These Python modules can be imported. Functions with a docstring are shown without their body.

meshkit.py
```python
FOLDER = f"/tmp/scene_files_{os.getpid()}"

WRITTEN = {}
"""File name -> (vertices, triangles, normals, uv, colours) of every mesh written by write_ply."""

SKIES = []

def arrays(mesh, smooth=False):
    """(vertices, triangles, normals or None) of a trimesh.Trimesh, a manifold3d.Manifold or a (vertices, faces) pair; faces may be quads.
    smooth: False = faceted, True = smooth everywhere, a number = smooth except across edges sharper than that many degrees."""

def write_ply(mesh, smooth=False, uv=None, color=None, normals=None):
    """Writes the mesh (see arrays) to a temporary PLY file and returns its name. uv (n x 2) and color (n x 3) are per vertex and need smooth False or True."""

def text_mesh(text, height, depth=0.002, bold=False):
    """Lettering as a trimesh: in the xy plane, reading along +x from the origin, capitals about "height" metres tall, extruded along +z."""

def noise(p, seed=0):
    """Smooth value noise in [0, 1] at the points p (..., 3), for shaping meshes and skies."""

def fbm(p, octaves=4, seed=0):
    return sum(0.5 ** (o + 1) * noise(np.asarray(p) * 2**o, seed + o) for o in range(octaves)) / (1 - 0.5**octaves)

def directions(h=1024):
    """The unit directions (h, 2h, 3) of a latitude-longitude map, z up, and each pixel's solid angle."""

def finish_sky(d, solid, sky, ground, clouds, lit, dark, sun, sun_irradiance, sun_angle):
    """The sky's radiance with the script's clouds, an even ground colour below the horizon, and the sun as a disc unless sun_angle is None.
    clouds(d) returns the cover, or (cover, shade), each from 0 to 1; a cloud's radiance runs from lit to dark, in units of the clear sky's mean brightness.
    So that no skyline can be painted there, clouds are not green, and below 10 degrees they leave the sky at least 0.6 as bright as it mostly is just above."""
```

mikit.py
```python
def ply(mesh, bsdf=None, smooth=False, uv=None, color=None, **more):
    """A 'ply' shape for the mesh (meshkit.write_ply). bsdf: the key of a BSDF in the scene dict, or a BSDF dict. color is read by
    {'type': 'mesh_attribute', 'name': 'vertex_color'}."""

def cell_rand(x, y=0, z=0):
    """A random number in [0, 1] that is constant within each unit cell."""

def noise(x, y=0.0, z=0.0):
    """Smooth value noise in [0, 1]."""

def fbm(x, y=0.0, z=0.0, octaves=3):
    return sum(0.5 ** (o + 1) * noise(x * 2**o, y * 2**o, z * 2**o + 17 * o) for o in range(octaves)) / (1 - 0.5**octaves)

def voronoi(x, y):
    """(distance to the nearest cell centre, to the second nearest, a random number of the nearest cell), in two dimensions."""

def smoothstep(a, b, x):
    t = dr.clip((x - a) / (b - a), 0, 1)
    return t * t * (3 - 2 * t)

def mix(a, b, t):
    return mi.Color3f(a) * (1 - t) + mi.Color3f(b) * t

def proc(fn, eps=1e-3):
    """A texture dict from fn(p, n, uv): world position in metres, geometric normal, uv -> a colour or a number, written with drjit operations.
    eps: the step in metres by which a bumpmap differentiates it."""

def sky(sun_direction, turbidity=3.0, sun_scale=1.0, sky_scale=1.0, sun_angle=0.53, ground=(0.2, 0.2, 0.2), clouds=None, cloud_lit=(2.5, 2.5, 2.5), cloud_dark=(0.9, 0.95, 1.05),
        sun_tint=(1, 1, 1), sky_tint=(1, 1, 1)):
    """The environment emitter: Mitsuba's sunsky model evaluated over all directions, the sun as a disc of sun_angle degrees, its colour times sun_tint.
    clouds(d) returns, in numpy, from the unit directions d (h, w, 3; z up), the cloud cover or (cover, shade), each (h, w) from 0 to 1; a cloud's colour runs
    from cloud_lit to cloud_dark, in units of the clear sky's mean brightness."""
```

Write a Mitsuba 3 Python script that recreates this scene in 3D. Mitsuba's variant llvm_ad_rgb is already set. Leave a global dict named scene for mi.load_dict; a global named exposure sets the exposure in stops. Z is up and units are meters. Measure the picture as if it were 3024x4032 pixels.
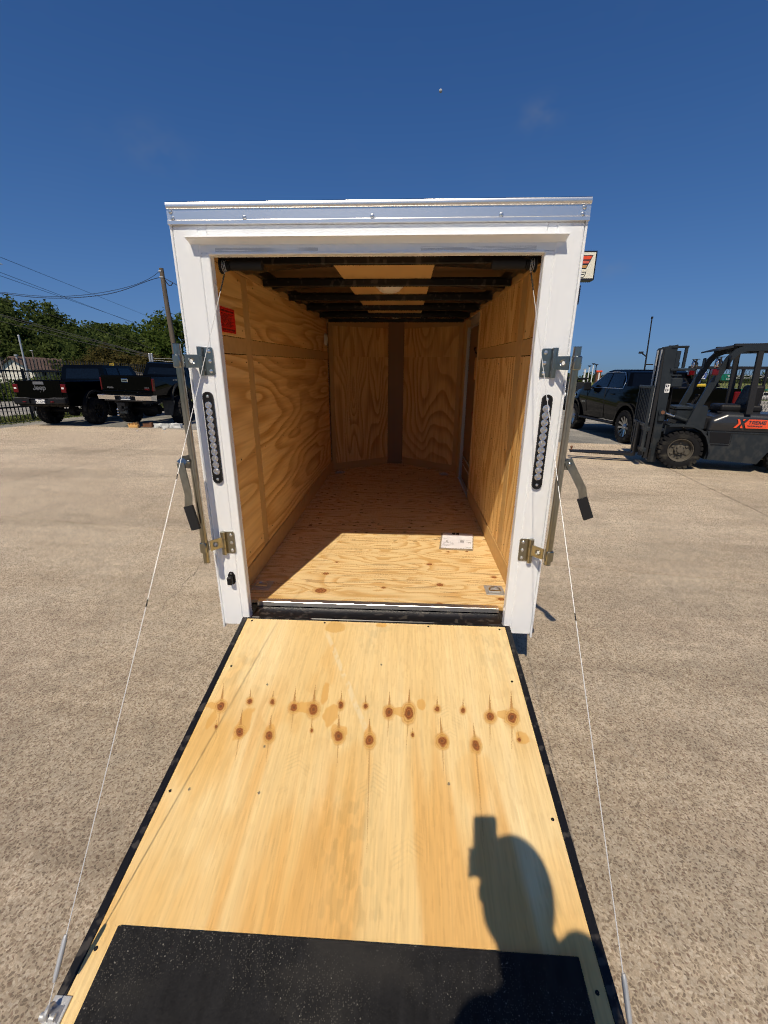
import math, random
import numpy as np
import trimesh
import manifold3d as m3
import drjit as dr
import mitsuba as mi
import mikit, meshkit
from mikit import noise, fbm, voronoi, smoothstep, mix, proc
from shapely.geometry import Polygon, box as sbox
from shapely import affinity

T = mi.ScalarTransform4f
random.seed(7)
rng = np.random.default_rng(11)
scene, labels = {}, {}

# ------------------------------------------------------------------ camera, sky, exposure
CAM = np.array([0.1372858, -1.9313465, 1.4963651])
FWD = np.array([-0.0465744, 0.9530184, -0.2993106])
UP = np.array([-0.0213864, 0.2986157, 0.9541338])
scene['camera'] = {'type': 'perspective', 'fov': 83.61, 'fov_axis': 'x', 'near_clip': 0.01, 'far_clip': 6000.0,
                   'to_world': T().look_at(origin=CAM.tolist(), target=(CAM + FWD).tolist(), up=UP.tolist())}
TILT = math.radians(1.5)          # the trailer stands a little nose-up
CT, ST, H0 = math.cos(TILT), math.sin(TILT), 0.255
SUN_T = np.array([math.sin(math.radians(15.5)) * math.cos(math.radians(53.5)), math.cos(math.radians(15.5)) * math.cos(math.radians(53.5)), -math.sin(math.radians(53.5))])
RT = np.array([[1, 0, 0], [0, CT, -ST], [0, ST, CT]])
SUN = -(RT @ SUN_T)


def wisps(d):
    def at(c, a, b, s):
        c = np.array(c) / np.linalg.norm(c)
        e = np.cross(c, [0, 0, 1.0]); e /= np.linalg.norm(e)
        u = np.cross(e, c)
        q = ((d @ e) / a) ** 2 + ((d @ u) / b) ** 2
        return s * np.exp(-q) * (d @ c > 0.5)
    n = meshkit.fbm(d * 38.0, 4, 3)
    n2 = meshkit.fbm(d * 14.0 + 5, 3, 8)
    c = at((0.211, 0.884, 0.417), 0.028, 0.017, 0.26) + at((-0.428, 0.834, 0.36), 0.055, 0.03, 0.12) + at((0.364, 0.911, 0.195), 0.03, 0.016, 0.22)
    c = c * np.clip((n - 0.3) * 2.6, 0, 1.2)
    haze = 0.34 * np.exp(-np.clip(d[..., 2], 0, 1) / 0.11)          # pale low haze all round the horizon
    return np.clip(c + haze + 0.05 * np.clip(n2 - 0.55, 0, 1), 0, 0.6)


scene['sky'] = mikit.sky(SUN.tolist(), turbidity=3.0, sky_scale=0.9, sun_tint=(0.95, 1.0, 1.06), ground=(0.2, 0.2, 0.2), clouds=wisps, cloud_lit=(1.35, 1.5, 1.65), sky_tint=(0.34, 0.57, 0.85))
exposure = 1.45

# ------------------------------------------------------------------ helpers
USED = {}


RESERVED = set()


def nk(key):
    """next free numbered key, reserved for the mesh that put() adds under it"""
    c = USED.get(key, 0)
    USED[key] = c + 1
    key = key if c == 0 else f'{key}_{c:03d}'
    RESERVED.add(key)
    return key


def xf(mesh, M):
    if M is None:
        return mesh
    m = mesh.copy()
    m.apply_transform(M)
    if np.linalg.det(M[:3, :3]) < 0:
        m.invert()
    return m


def put(key, mesh, mat, smooth=30, M=None, color=None):
    if key not in RESERVED:
        key = nk(key)
    RESERVED.discard(key)
    scene[key] = mikit.ply(xf(mesh, M), mat, smooth, color=color)
    return key


def lab(key, label, cat=None, group=None, kind=None):
    d = {'label': label}
    if cat: d['category'] = cat
    if group: d['group'] = group
    if kind: d['kind'] = kind
    labels[key] = d


def tm(v, f):
    return trimesh.Trimesh(np.asarray(v, float), np.asarray(f, int), process=False)


def cat(*ms):
    l = []
    for m in ms:
        l.extend(m if isinstance(m, (list, tuple)) else [m])
    v, f, o = [], [], 0
    for m in l:
        v.append(m.vertices); f.append(np.asarray(m.faces) + o); o += len(m.vertices)
    return tm(np.vstack(v), np.vstack(f))


def hull(pts):
    return trimesh.convex.convex_hull(np.asarray(pts, float))


def bx(x0, x1, y0, y1, z0, z1, c=0.0):
    if c <= 0:
        b = trimesh.creation.box(extents=(x1 - x0, y1 - y0, z1 - z0))
        b.apply_translation(((x0 + x1) / 2, (y0 + y1) / 2, (z0 + z1) / 2))
        return b
    c = min(c, 0.45 * (x1 - x0), 0.45 * (y1 - y0), 0.45 * (z1 - z0))
    P = []
    for x, sx in ((x0, 1), (x1, -1)):
        for y, sy in ((y0, 1), (y1, -1)):
            for z, sz in ((z0, 1), (z1, -1)):
                P += [(x, y + sy * c, z + sz * c), (x + sx * c, y, z + sz * c), (x + sx * c, y + sy * c, z)]
    return hull(P)


def tube(pts, r, n=10, cap=True):
    pts = np.asarray(pts, float)
    k = len(pts)
    r = np.full(k, r) if np.isscalar(r) else np.asarray(r, float)
    d = np.gradient(pts, axis=0) if k > 2 else np.repeat([pts[1] - pts[0]], 2, 0)
    d /= np.linalg.norm(d, axis=1, keepdims=True) + 1e-12
    a = np.array([0, 0, 1.0]) if abs(d[0][2]) < 0.9 else np.array([1.0, 0, 0])
    V = []
    th = np.arange(n) * 2 * np.pi / n
    for i in range(k):
        a = a - d[i] * (a @ d[i]); a /= np.linalg.norm(a) + 1e-12
        b = np.cross(d[i], a)
        V.append(pts[i] + r[i] * (np.cos(th)[:, None] * a + np.sin(th)[:, None] * b))
    V = np.vstack(V); F = []
    for i in range(k - 1):
        for j in range(n):
            p, q = i * n + j, i * n + (j + 1) % n
            F += [(p, q, q + n), (p, q + n, p + n)]
    if cap:
        V = np.vstack([V, pts[0], pts[-1]])
        for j in range(n):
            F += [(k * n, (j + 1) % n, j), (k * n + 1, (k - 1) * n + j, (k - 1) * n + (j + 1) % n)]
    return tm(V, F)


def cyl(p0, p1, r, n=20):
    return tube([p0, p1], r, n)


def extr(poly, d0, d1, plane='xz'):
    """2-D polygon (list or shapely) extruded between d0 and d1 along the remaining axis."""
    if not hasattr(poly, 'exterior'):
        poly = Polygon(poly)
    m = trimesh.creation.extrude_polygon(poly, abs(d1 - d0), engine='earcut')
    v = np.array(m.vertices); v[:, 2] += min(d0, d1)
    if plane == 'xz':
        w = np.stack([v[:, 0], v[:, 2], v[:, 1]], 1); m = tm(w, np.asarray(m.faces)[:, ::-1])
    elif plane == 'yz':
        w = np.stack([v[:, 2], v[:, 0], v[:, 1]], 1); m = tm(w, m.faces)
    else:
        m = tm(v, m.faces)
    return m


def lathe(prof, n=32, axis='z'):
    """prof: (r, h) list, closed by the caller"""
    prof = np.asarray(prof, float)
    th = np.arange(n) * 2 * np.pi / n
    V = np.concatenate([np.stack([r * np.cos(th), r * np.sin(th), np.full(n, h)], 1) for r, h in prof])
    F = []
    for i in range(len(prof) - 1):
        for j in range(n):
            p, q = i * n + j, i * n + (j + 1) % n
            F += [(p, q, q + n), (p, q + n, p + n)]
    if axis == 'x':
        V = V[:, [2, 0, 1]]
    elif axis == 'y':
        V = V[:, [1, 2, 0]]
    return tm(V, F)


def dome(c, r, h, n=14, axis='y', sgn=-1):
    """a low rivet/screw head"""
    m = lathe([(r, 0), (r * 0.92, h * 0.45), (r * 0.65, h * 0.85), (0.0005, h)], n, 'z')
    v = np.array(m.vertices)
    if axis == 'y':
        v = np.stack([v[:, 0], sgn * v[:, 2], v[:, 1]], 1)
    elif axis == 'x':
        v = np.stack([sgn * v[:, 2], v[:, 0], v[:, 1]], 1)
    m = tm(v + np.asarray(c), m.faces)
    m.fix_normals()
    return m


def move(m, x=0, y=0, z=0):
    m = m.copy(); m.apply_translation((x, y, z)); return m


def rotz(a, o=(0, 0, 0)):
    return trimesh.transformations.rotation_matrix(a, (0, 0, 1), o)


def rotx(a, o=(0, 0, 0)):
    return trimesh.transformations.rotation_matrix(a, (1, 0, 0), o)


def roty(a, o=(0, 0, 0)):
    return trimesh.transformations.rotation_matrix(a, (0, 1, 0), o)


def place(x, y, z=0, a=0, s=1.0):
    M = rotz(a); M[:3, :3] *= s; M[:3, 3] = (x, y, z); return M


def man(mesh):
    return m3.Manifold(m3.Mesh(np.asarray(mesh.vertices, np.float32), np.asarray(mesh.faces, np.uint32)))


def unman(m):
    o = m.to_mesh(); return tm(o.vert_properties[:, :3], o.tri_verts)


def text_on(txt, h, bold=True):
    return meshkit.text_mesh(txt, h, 0.004, bold)


def wall_text(txt, h, x, y, z, ax=(1, 0, 0), up=(0, 0, 1), center=True, bold=True):
    """lettering whose reading direction is ax and up direction up, anchored at x, y, z"""
    m = text_on(txt, h, bold)
    v = np.array(m.vertices)
    if center:
        v[:, 0] -= v[:, 0].max() / 2
    ax, up = np.array(ax, float), np.array(up, float)
    n = np.cross(ax, up)
    return tm(np.array([x, y, z]) + v[:, :1] * ax + v[:, 1:2] * up + v[:, 2:] * n, m.faces)


# ------------------------------------------------------------------ materials
def pr(color, rough=0.5, metal=0.0, **k):
    d = {'type': 'principled', 'base_color': {'type': 'rgb', 'value': list(color)} if not isinstance(color, dict) else color, 'roughness': rough, 'metallic': metal}
    d.update(k)
    return d


def mat(name, d, two=True):
    scene[name] = {'type': 'twosided', 'bsdf': d} if two else d
    return name


def tp(p):
    """world point to trailer coordinates"""
    z = p.z - H0
    return p.x, CT * p.y + ST * z, -ST * p.y + CT * z


def c3(r, g, b):
    return mi.Color3f(r, g, b)


def concrete_f(p, n, uv):
    x, y = p.x, p.y
    big = fbm(x * 0.55, y * 0.55 + 9, 2.0, 3)
    mid = fbm(x * 3.1, y * 3.1, 4.0, 3)
    wx, wy = x + .009 * noise(x * 90, y * 90, 2.0), y + .009 * noise(x * 90, y * 90, 7.0)
    f1, f2, w = voronoi(wx * 118, wy * 118)
    g1, g2, w2 = voronoi(wx * 58 + 5, wy * 58)
    c = noise(x * 330, y * 330, 3.0)
    e = fbm(x * 13, y * 13, 6.0, 3)
    e2 = fbm(x * 34, y * 34, 9.0, 2)
    st = fbm(x * 1.6 + .25 * y, y * 9 + x * 1.2, 4.0, 4)
    base = mix(c3(.405, .325, .228), c3(.53, .443, .33), smoothstep(.25, .75, big * .45 + mid * .3 + .25 * e))
    base = mix(base, c3(.40, .32, .235), .55 * smoothstep(.5, .72, fbm(x * .9 + 31, y * .9, 1.0, 2)))
    base = base * (.82 + .36 * c)
    grain = (1 - smoothstep(.26 + .22 * c, .40 + .26 * c, f1)) * smoothstep(.02, .10, f2 - f1)
    tone = mix(mix(c3(.075, .052, .032), c3(.20, .15, .098), smoothstep(0, .42, w)), mix(c3(.39, .32, .225), c3(.60, .535, .42), smoothstep(.3, 1.0, w)), smoothstep(.40, .48, w))
    col = mix(base, tone, grain * .58)
    col = mix(col, mix(c3(.10, .07, .045), c3(.24, .16, .11), w2), (1 - smoothstep(.12, .26, g1)) * .7 * smoothstep(.55, .6, w2))
    col = mix(col, col * .70, smoothstep(.46, .66, e) * .35)
    col = col * (.86 + .28 * e2)
    col = mix(col, col * c3(.76, .73, .71), smoothstep(.50, .68, st) * .38)
    col = mix(col, col * .66, smoothstep(.55, .75, fbm(x * 1.7 - 3, y * .7 + 2, 0.5, 4)) * .45)
    tr = fbm(x * .35 + 2, y * 2.2 - 7, 3.0, 3)
    col = mix(col, col * .74, smoothstep(.56, .7, tr) * .5)
    w3 = .05 * (fbm(x * 3, y * 3, 2., 3) - .5) * 4
    ck = dr.abs(x + 1.52 + w3 + .12 * (y - 1.0))
    col = mix(col, col * .3, .7 * (1 - smoothstep(.0015, .004, ck)) * dr.select((y > .55) & (y < 1.75), 1.0, 0.0))
    return col


def concrete_b(p, n, uv):
    return .0016 * noise(p.x * 118, p.y * 118, 5.0) + .0007 * noise(p.x * 190, p.y * 190, 1.0)


KN = [(-.587, -.543, .019), (-.478, -.515, .011), (-.384, -.513, .010), (-.290, -.534, .017), (-.210, -.538, .020), (-.102, -.514, .012), (-.002, -.514, .010),
      (.095, -.537, .017), (.173, -.536, .021), (.287, -.513, .011), (.391, -.513, .010), (.494, -.537, .018), (.579, -.536, .021), (-.571, -.631, .006), (-.472, -.648, .017),
      (-.354, -.658, .016), (-.198, -.629, .006), (-.092, -.647, .018), (.027, -.657, .017), (.188, -.628, .006), (.298, -.647, .018), (.421, -.658, .016), (.587, -.628, .008)]
ROSS = [(-.62, -.34), (.05, -.30), (-.43, -.43), (.31, -.80), (-.33, -.86), (-.57, -.86), (-.36, -.70)]


def ramp_f(p, n, uv):
    x, y, z = tp(p)
    wx = x + .012 * (fbm(x * 7, y * 1.6, 3.0, 2) - .5) * 2
    streak = fbm(wx * 34, y * 1.1, 1.0, 4)
    fine = fbm(wx * 240, y * 9, 2.0, 2)
    broad = fbm(wx * 4.2, y * .9 + 3, 6.0, 3)
    col = mix(c3(.77, .545, .235), c3(.88, .69, .37), smoothstep(.2, .8, streak * .28 + broad * .72))
    blot = fbm(wx * 3.4 + 7, y * 1.5, 2.0, 4)
    col = mix(col, c3(.74, .46, .145), .65 * smoothstep(.47, .66, blot) * smoothstep(-.25, -.75, y))
    col = mix(col, c3(.72, .43, .13), .45 * smoothstep(.56, .70, fbm(wx * 5 + 2, y * 2.6, 14.0, 4)))
    col = mix(col, c3(.68, .37, .095), .72 * smoothstep(.55, .72, fbm(wx * 8.5 + 4, y * .8, 9.0, 3)) * smoothstep(.1, -.75, y + .25))
    col = col * (.90 + .2 * fine)
    # pitch stains in the knot band
    band = dr.exp(-dr.square((y + .56) / .12))
    col = mix(col, c3(.60, .33, .085), .3 * smoothstep(.55, .60, fbm(x * 6.5 + 3, y * 5.5, 12.0, 2)) * band)
    col = mix(col, c3(.64, .38, .11), .7 * (1 - smoothstep(.8, 1.0, dr.sqrt(dr.square((x + .19 + .02 * (streak - .5)) / .055) + dr.square((y + .075) / .042)) + .5 * (fbm(x * 30, y * 30, 1., 2) - .5))))
    # grey scuffs and pale scratch
    sc = fbm(x * 3.3 + 8, y * 3.0, 4.0, 3)
    col = mix(col, col * c3(.80, .82, .83), .55 * smoothstep(.5, .75, sc) * smoothstep(.4, .62, fbm(x * 60, y * 26, 5.0, 2)))
    t = -(y + .10) / .56
    ln = dr.abs(x - (-.235 + .265 * t) + .008 * (fbm(y * 14, 2.0, 3.0, 2) - .5))
    col = mix(col, c3(.80, .68, .43), .5 * (1 - smoothstep(.006, .016, ln)) * smoothstep(0, .08, t) * smoothstep(1.05, .8, t) * smoothstep(.2, .5, fbm(x * 60, y * 40, 2., 2)))
    col = mix(col, col * c3(.84, .80, .74), .35 * smoothstep(.58, .75, fbm(wx * 150, y * 26, 4.0, 2)))
    for (a, b, c, e) in ((-.25, -.53, .055, .028), (-.175, -.47, .020, .06), (-.135, -.56, .028, .06), (.135, -.53, .055, .022), (.225, -.495, .022, .034), (-.095, -.63, .034, .034), (.30, -.645, .028, .030), (-.47, -.60, .03, .075), (.55, -.525, .035, .022),
                         (-.62, -.54, .045, .02), (-.60, -.60, .02, .05), (.60, -.62, .03, .03), (.02, -.64, .018, .04), (-.36, -.64, .02, .035), (.03, -.05, .03, .02)):
        q = dr.sqrt(dr.square((x - a) / c) + dr.square((y - b) / e)) + 1.1 * (fbm(x * 34, y * 22, a * 30, 3) - .5)
        col = mix(col, c3(.66, .36, .085), .72 * (1 - smoothstep(.78, .95, q)))
    # tyre tread marks
    for (a, b) in ((-.22, -.78), (.33, -.56), (.05, -.78), (.17, -.98)):
        m = (1 - smoothstep(.03, .06, dr.abs(x - a))) * (1 - smoothstep(.05, .09, dr.abs(y - b)))
        bars = smoothstep(.3, .6, dr.sin(y * 420 + dr.abs(x - a) * 260))
        col = mix(col, col * .84, .55 * m * bars * smoothstep(.35, .7, fbm(x * 16, y * 16, 7., 2)))
    for i, (kx, ky, r) in enumerate(KN):
        asp, sk = 1.1 + .5 * ((i * 37) % 11) / 11, .5 * (((i * 53) % 13) / 13 - .5)
        dx, dy = (x - kx - sk * (y - ky)) / (r * .92), (y - ky) / (r * asp)
        wob = .55 * (fbm(x * 70, y * 70, kx * 50, 2) - .5)
        d = dr.sqrt(dx * dx + dy * dy) + wob
        up = (y - ky) / (r * 6.0)
        tail = smoothstep(0, .05, up) * (1 - up) * (up < 1) 
        w = dr.abs(dx + .2 * up) / dr.maximum(.62 * (1 - up), 1e-3)
        col = mix(col, c3(.42, .20, .055), .85 * dr.select(tail > 0, 1 - smoothstep(.5, 1.0, w), 0.0))
        if r > .015:
            dn = (ky - y) / (r * (22 if kx in (.421, .027) else 7))
            wd = dr.abs(dx) / dr.maximum(.34 * (1 - dn), 1e-3)
            col = mix(col, c3(.46, .24, .07), .6 * dr.select((dn > 0) & (dn < 1), 1 - smoothstep(.4, 1.0, wd), 0.0))
            col = mix(col, c3(.60, .35, .10), .6 * (1 - smoothstep(1.2, 1.9, d)) * smoothstep(.3, .6, fbm(x * 28, y * 18, 3., 2)))
        ring = .5 + .5 * dr.sin(d * 17)
        halo = (1 - smoothstep(1.1, 2.0, d))
        col = mix(col, mix(c3(.70, .42, .12), c3(.50, .24, .055), ring), .8 * halo)
        core = mix(c3(.17, .045, .012), c3(.36, .115, .028), ring)
        core = mix(core, c3(.14, .05, .018), 1 - smoothstep(.1, .35, d))
        col = mix(col, core, .92 * (1 - smoothstep(.75, 1.1, d)))
    for (a, b) in ROSS:
        d = dr.sqrt(dr.square(x - a) + dr.square((y - b) * .8))
        col = mix(col, c3(.10, .09, .08), .8 * (1 - smoothstep(.003, .0055, d)))
    return col


FK = [(-.33, .268, .030), (-.339, .479, .016), (.028, .324, .012), (.358, .378, .018), (.31, .651, .015), (.697, .494, .014), (.686, .233, .016), (-.297, .647, .010), (.34, .165, .013), (.45, .86, .010), (.58, .87, .008)]


def floor_f(p, n, uv):
    x, y, z = tp(p)
    wy = y + .02 * (fbm(x * 4, y * 5, 3.0, 2) - .5)
    for (kx, ky, r) in FK:       # grain bends round the knots
        q = dr.exp(-(dr.square((x - kx) / (r * 4)) + dr.square((y - ky) / (r * 3))))
        wy = wy + q * r * 1.3 * dr.select(y > ky, 1.0, -1.0)
    h = fbm(x * 1.3, wy * 7.0, 5.0, 3)
    ring = h * 11 - dr.floor(h * 11)
    line = smoothstep(.35, .9, ring) * (1 - smoothstep(.9, 1.0, ring))
    fine = fbm(x * 9, wy * 160, 2.0, 2)
    col = mix(c3(.80, .61, .32), c3(.63, .395, .15), line * .85 + .25 * fbm(x * 2, wy * 26, 1., 2))
    col = col * (.9 + .2 * fine)
    # dark checks: short lines along the grain, and pin knots deeper in
    s = fbm(x * 5 + 3, wy * 70, 8.0, 2)
    col = mix(col, c3(.30, .15, .05), .5 * smoothstep(.68, .80, s))
    f1, f2, w = voronoi(x * 9, y * 13)
    col = mix(col, c3(.16, .07, .025), .85 * (1 - smoothstep(.10, .17, f1)) * smoothstep(.72, .75, w) * smoothstep(.8, 1.2, y))
    for (kx, ky, r) in FK:
        dx, dy = (x - kx) / (r * 1.25), (y - ky) / r
        d = dr.sqrt(dx * dx + dy * dy) + .2 * (fbm(x * 60, y * 60, kx * 40, 2) - .5)
        ring2 = .5 + .5 * dr.sin(d * 15)
        col = mix(col, mix(c3(.62, .40, .15), c3(.50, .26, .08), ring2), .7 * (1 - smoothstep(1.1, 1.7, d)))
        col = mix(col, mix(c3(.24, .085, .03), c3(.38, .16, .055), ring2), 1 - smoothstep(.8, 1.0, d))
    return col


def wall_f(p, n, uv):
    x, y, z = tp(p)
    nose = y > 3.215
    left = x < 0
    # along the grain / across it / panel shift
    along = dr.select(nose, z, dr.select(left, y * .8 + z * .3, z))
    across = dr.select(nose, x + .35 * y, dr.select(left, z, y))
    seed = dr.select(left, 3.0, 11.0) + dr.select(nose, 20.0, 0.0) + dr.select(z > 1.38, 7.0, 0.0) + dr.select(y < .62, 2.3, 0.0)
    a = along + .12 * (fbm(along * 3, across * 4, seed + 40, 2) - .5)
    h = fbm(a * .55, across * 2.9, seed, 3)
    k = h * dr.select(nose, 15.0, 11.0)
    ring = k - dr.floor(k)
    line = smoothstep(.25, .85, ring) * (1 - smoothstep(.88, 1.0, ring))
    fine = fbm(a * 10, across * 190, seed, 2)
    col = mix(c3(.88, .59, .24), c3(.62, .335, .09), line * (.45 + .7 * fbm(a * 2, across * 3, seed + 9, 2)))
    fl = fbm(a * 3, across * 60, seed + 2, 2)
    return mix(col, col * c3(.86, .78, .66), .6 * smoothstep(.45, .7, fl)) * (.88 + .24 * fine)


def trim_f(p, n, uv):
    x, y, z = tp(p)
    fine = fbm((y + x) * 40 + z * 3, z * 40 + y * 2, 2.0, 3)
    return mix(c3(.54, .335, .125), c3(.62, .395, .155), fine)


def white_f(p, n, uv):
    x, y, z = tp(p)
    g = fbm(x * 14, z * 5 + y * 3, 2.0, 4)
    run = fbm(x * 46, z * 2.1 + y, 7.0, 3)
    col = mix(c3(.83, .85, .86), c3(.72, .735, .735), .12 * smoothstep(.45, .75, g) + .10 * smoothstep(.55, .8, run))
    # black rubber scuffs on the strip under the drip rail
    scz = (1 - smoothstep(.004, .010, dr.abs(z - 1.7165)))
    sx = smoothstep(.3, .55, fbm(x * 9 + 3, z * 200, 1.0, 4)) * ((x > -.63) & (x < .62))
    col = mix(col, c3(.10, .10, .11), .4 * dr.select((dr.abs(y) < .02) & (dr.abs(x + .02) > .2), scz * sx * smoothstep(.33, .5, fbm(x * 3 + 5, 3.3, 8., 2)), 0.0))
    return col


def zinc_f(p, n, uv):
    x, y, z = tp(p)
    g = fbm(x * 30, z * 22 + y * 20, 2.0, 3)
    col = mix(c3(.36, .38, .38), c3(.37, .34, .24), smoothstep(.9, .5, z) * .75 + .25 * g)
    return col * (.8 + .35 * fbm(x * 90, z * 60, y * 90, 2))


def steel_f(p, n, uv):
    x, y, z = tp(p)
    return mix(c3(.008, .008, .009), c3(.05, .045, .04), smoothstep(.62, .78, fbm(x * 38, y * 38 + z * 30, 1.0, 3)))


def grit_f(p, n, uv):
    x, y, z = tp(p)
    f1, f2, w = voronoi(x * 120 + 3 * noise(x * 40, y * 40, 1.), y * 105)
    f3, f4, w3 = voronoi(x * 260, y * 260)
    clump = smoothstep(.38, .66, fbm(x * 5, y * 5, 3.0, 3))
    col = mix(c3(.0045, .0045, .005), c3(.016, .016, .017), fbm(x * 70, y * 24, 1., 3))
    col = mix(col, c3(.030, .028, .025), .7 * smoothstep(.5, .75, fbm(x * 4, y * 9, 8., 3)))
    col = mix(col, c3(.07, .065, .055), .8 * (1 - smoothstep(.2, .45, f3)) * smoothstep(.7, .8, w3) * clump)
    col = mix(col, c3(.22, .21, .18), (1 - smoothstep(.08, .22, f1)) * smoothstep(.86, .97, w) * clump)
    return col


def grit_b(p, n, uv):
    x, y, z = tp(p)
    return .0012 * fbm(x * 170, y * 170, 1.0, 2)


def asphalt_f(p, n, uv):
    g = fbm(p.x * 1.2, p.y * 1.2, 1.0, 3)
    s = fbm(p.x * 60, p.y * 60, 2.0, 2)
    col = mix(c3(.135, .132, .12), c3(.235, .222, .195), smoothstep(.25, .75, g)) * (.75 + .5 * s)
    return mix(col, c3(.085, .085, .08), .6 * smoothstep(.58, .68, fbm(p.x * .8 + 5, p.y * 2.4, 6.0, 3)))


def grass_f(p, n, uv):
    g = fbm(p.x * .8, p.y * .8, 1.0, 3)
    return mix(c3(.045, .068, .018), c3(.13, .125, .045), smoothstep(.3, .75, g * .6 + .4 * fbm(p.x * 9, p.y * 9, 3., 2)))


def roof_f(p, n, uv):
    g = fbm(p.x * 3, p.y * 3, p.z * 3, 3)
    row = dr.abs((p.z * 6) - dr.floor(p.z * 6) - .5)
    return mix(c3(.085, .055, .043), c3(.15, .10, .08), g) * (.8 + .3 * smoothstep(.05, .2, row))


def mud_f(p, n, uv):
    g = fbm(p.x * 9, p.y * 9, p.z * 9, 4)
    return mix(c3(.012, .012, .013), c3(.065, .06, .048), smoothstep(.45, .8, g) * smoothstep(.9, .1, p.z))


def fpaint_f(p, n, uv):
    g = fbm(p.x * 7, p.y * 7, p.z * 5, 4)
    col = mix(c3(.015, .020, .025), c3(.022, .028, .034), g)
    dust = smoothstep(.42, .7, fbm(p.x * 16, p.y * 16, p.z * 9, 4))
    return mix(col, c3(.13, .12, .10), .16 * dust * smoothstep(1.2, .2, p.z))


def bark_f(p, n, uv):
    g = fbm(p.x * 12, p.y * 12, p.z * 1.4, 3)
    return mix(c3(.075, .058, .045), c3(.17, .135, .10), g)


mat('m_concrete', {'type': 'bumpmap', 'arbitrary': proc(concrete_b, 2e-3), 'scale': 1.0, 'bsdf': pr(proc(concrete_f), .82, specular=.3)})
mat('m_asphalt', pr(proc(asphalt_f), .85, specular=.3))
mat('m_grass', pr(proc(grass_f), .9, specular=.2))
mat('m_ramp', pr(proc(ramp_f), .52, specular=.35))
mat('m_floor', pr(proc(floor_f), .50, specular=.35))
mat('m_wall', pr(proc(wall_f), .55, specular=.3))
mat('m_luan', pr((.62, .40, .165), .6))
mat('m_post', pr((.25, .148, .074), .6))
mat('m_wheelrim', pr((.58, .59, .60), .16, 1.0))
mat('m_door', pr((.27, .165, .085), .6))
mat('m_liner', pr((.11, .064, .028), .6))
mat('m_seam', pr((.10, .055, .022), .8))
mat('m_trim', pr(proc(trim_f), .6, specular=.3))
mat('m_white', pr(proc(white_f), .32, specular=.45))
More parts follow.
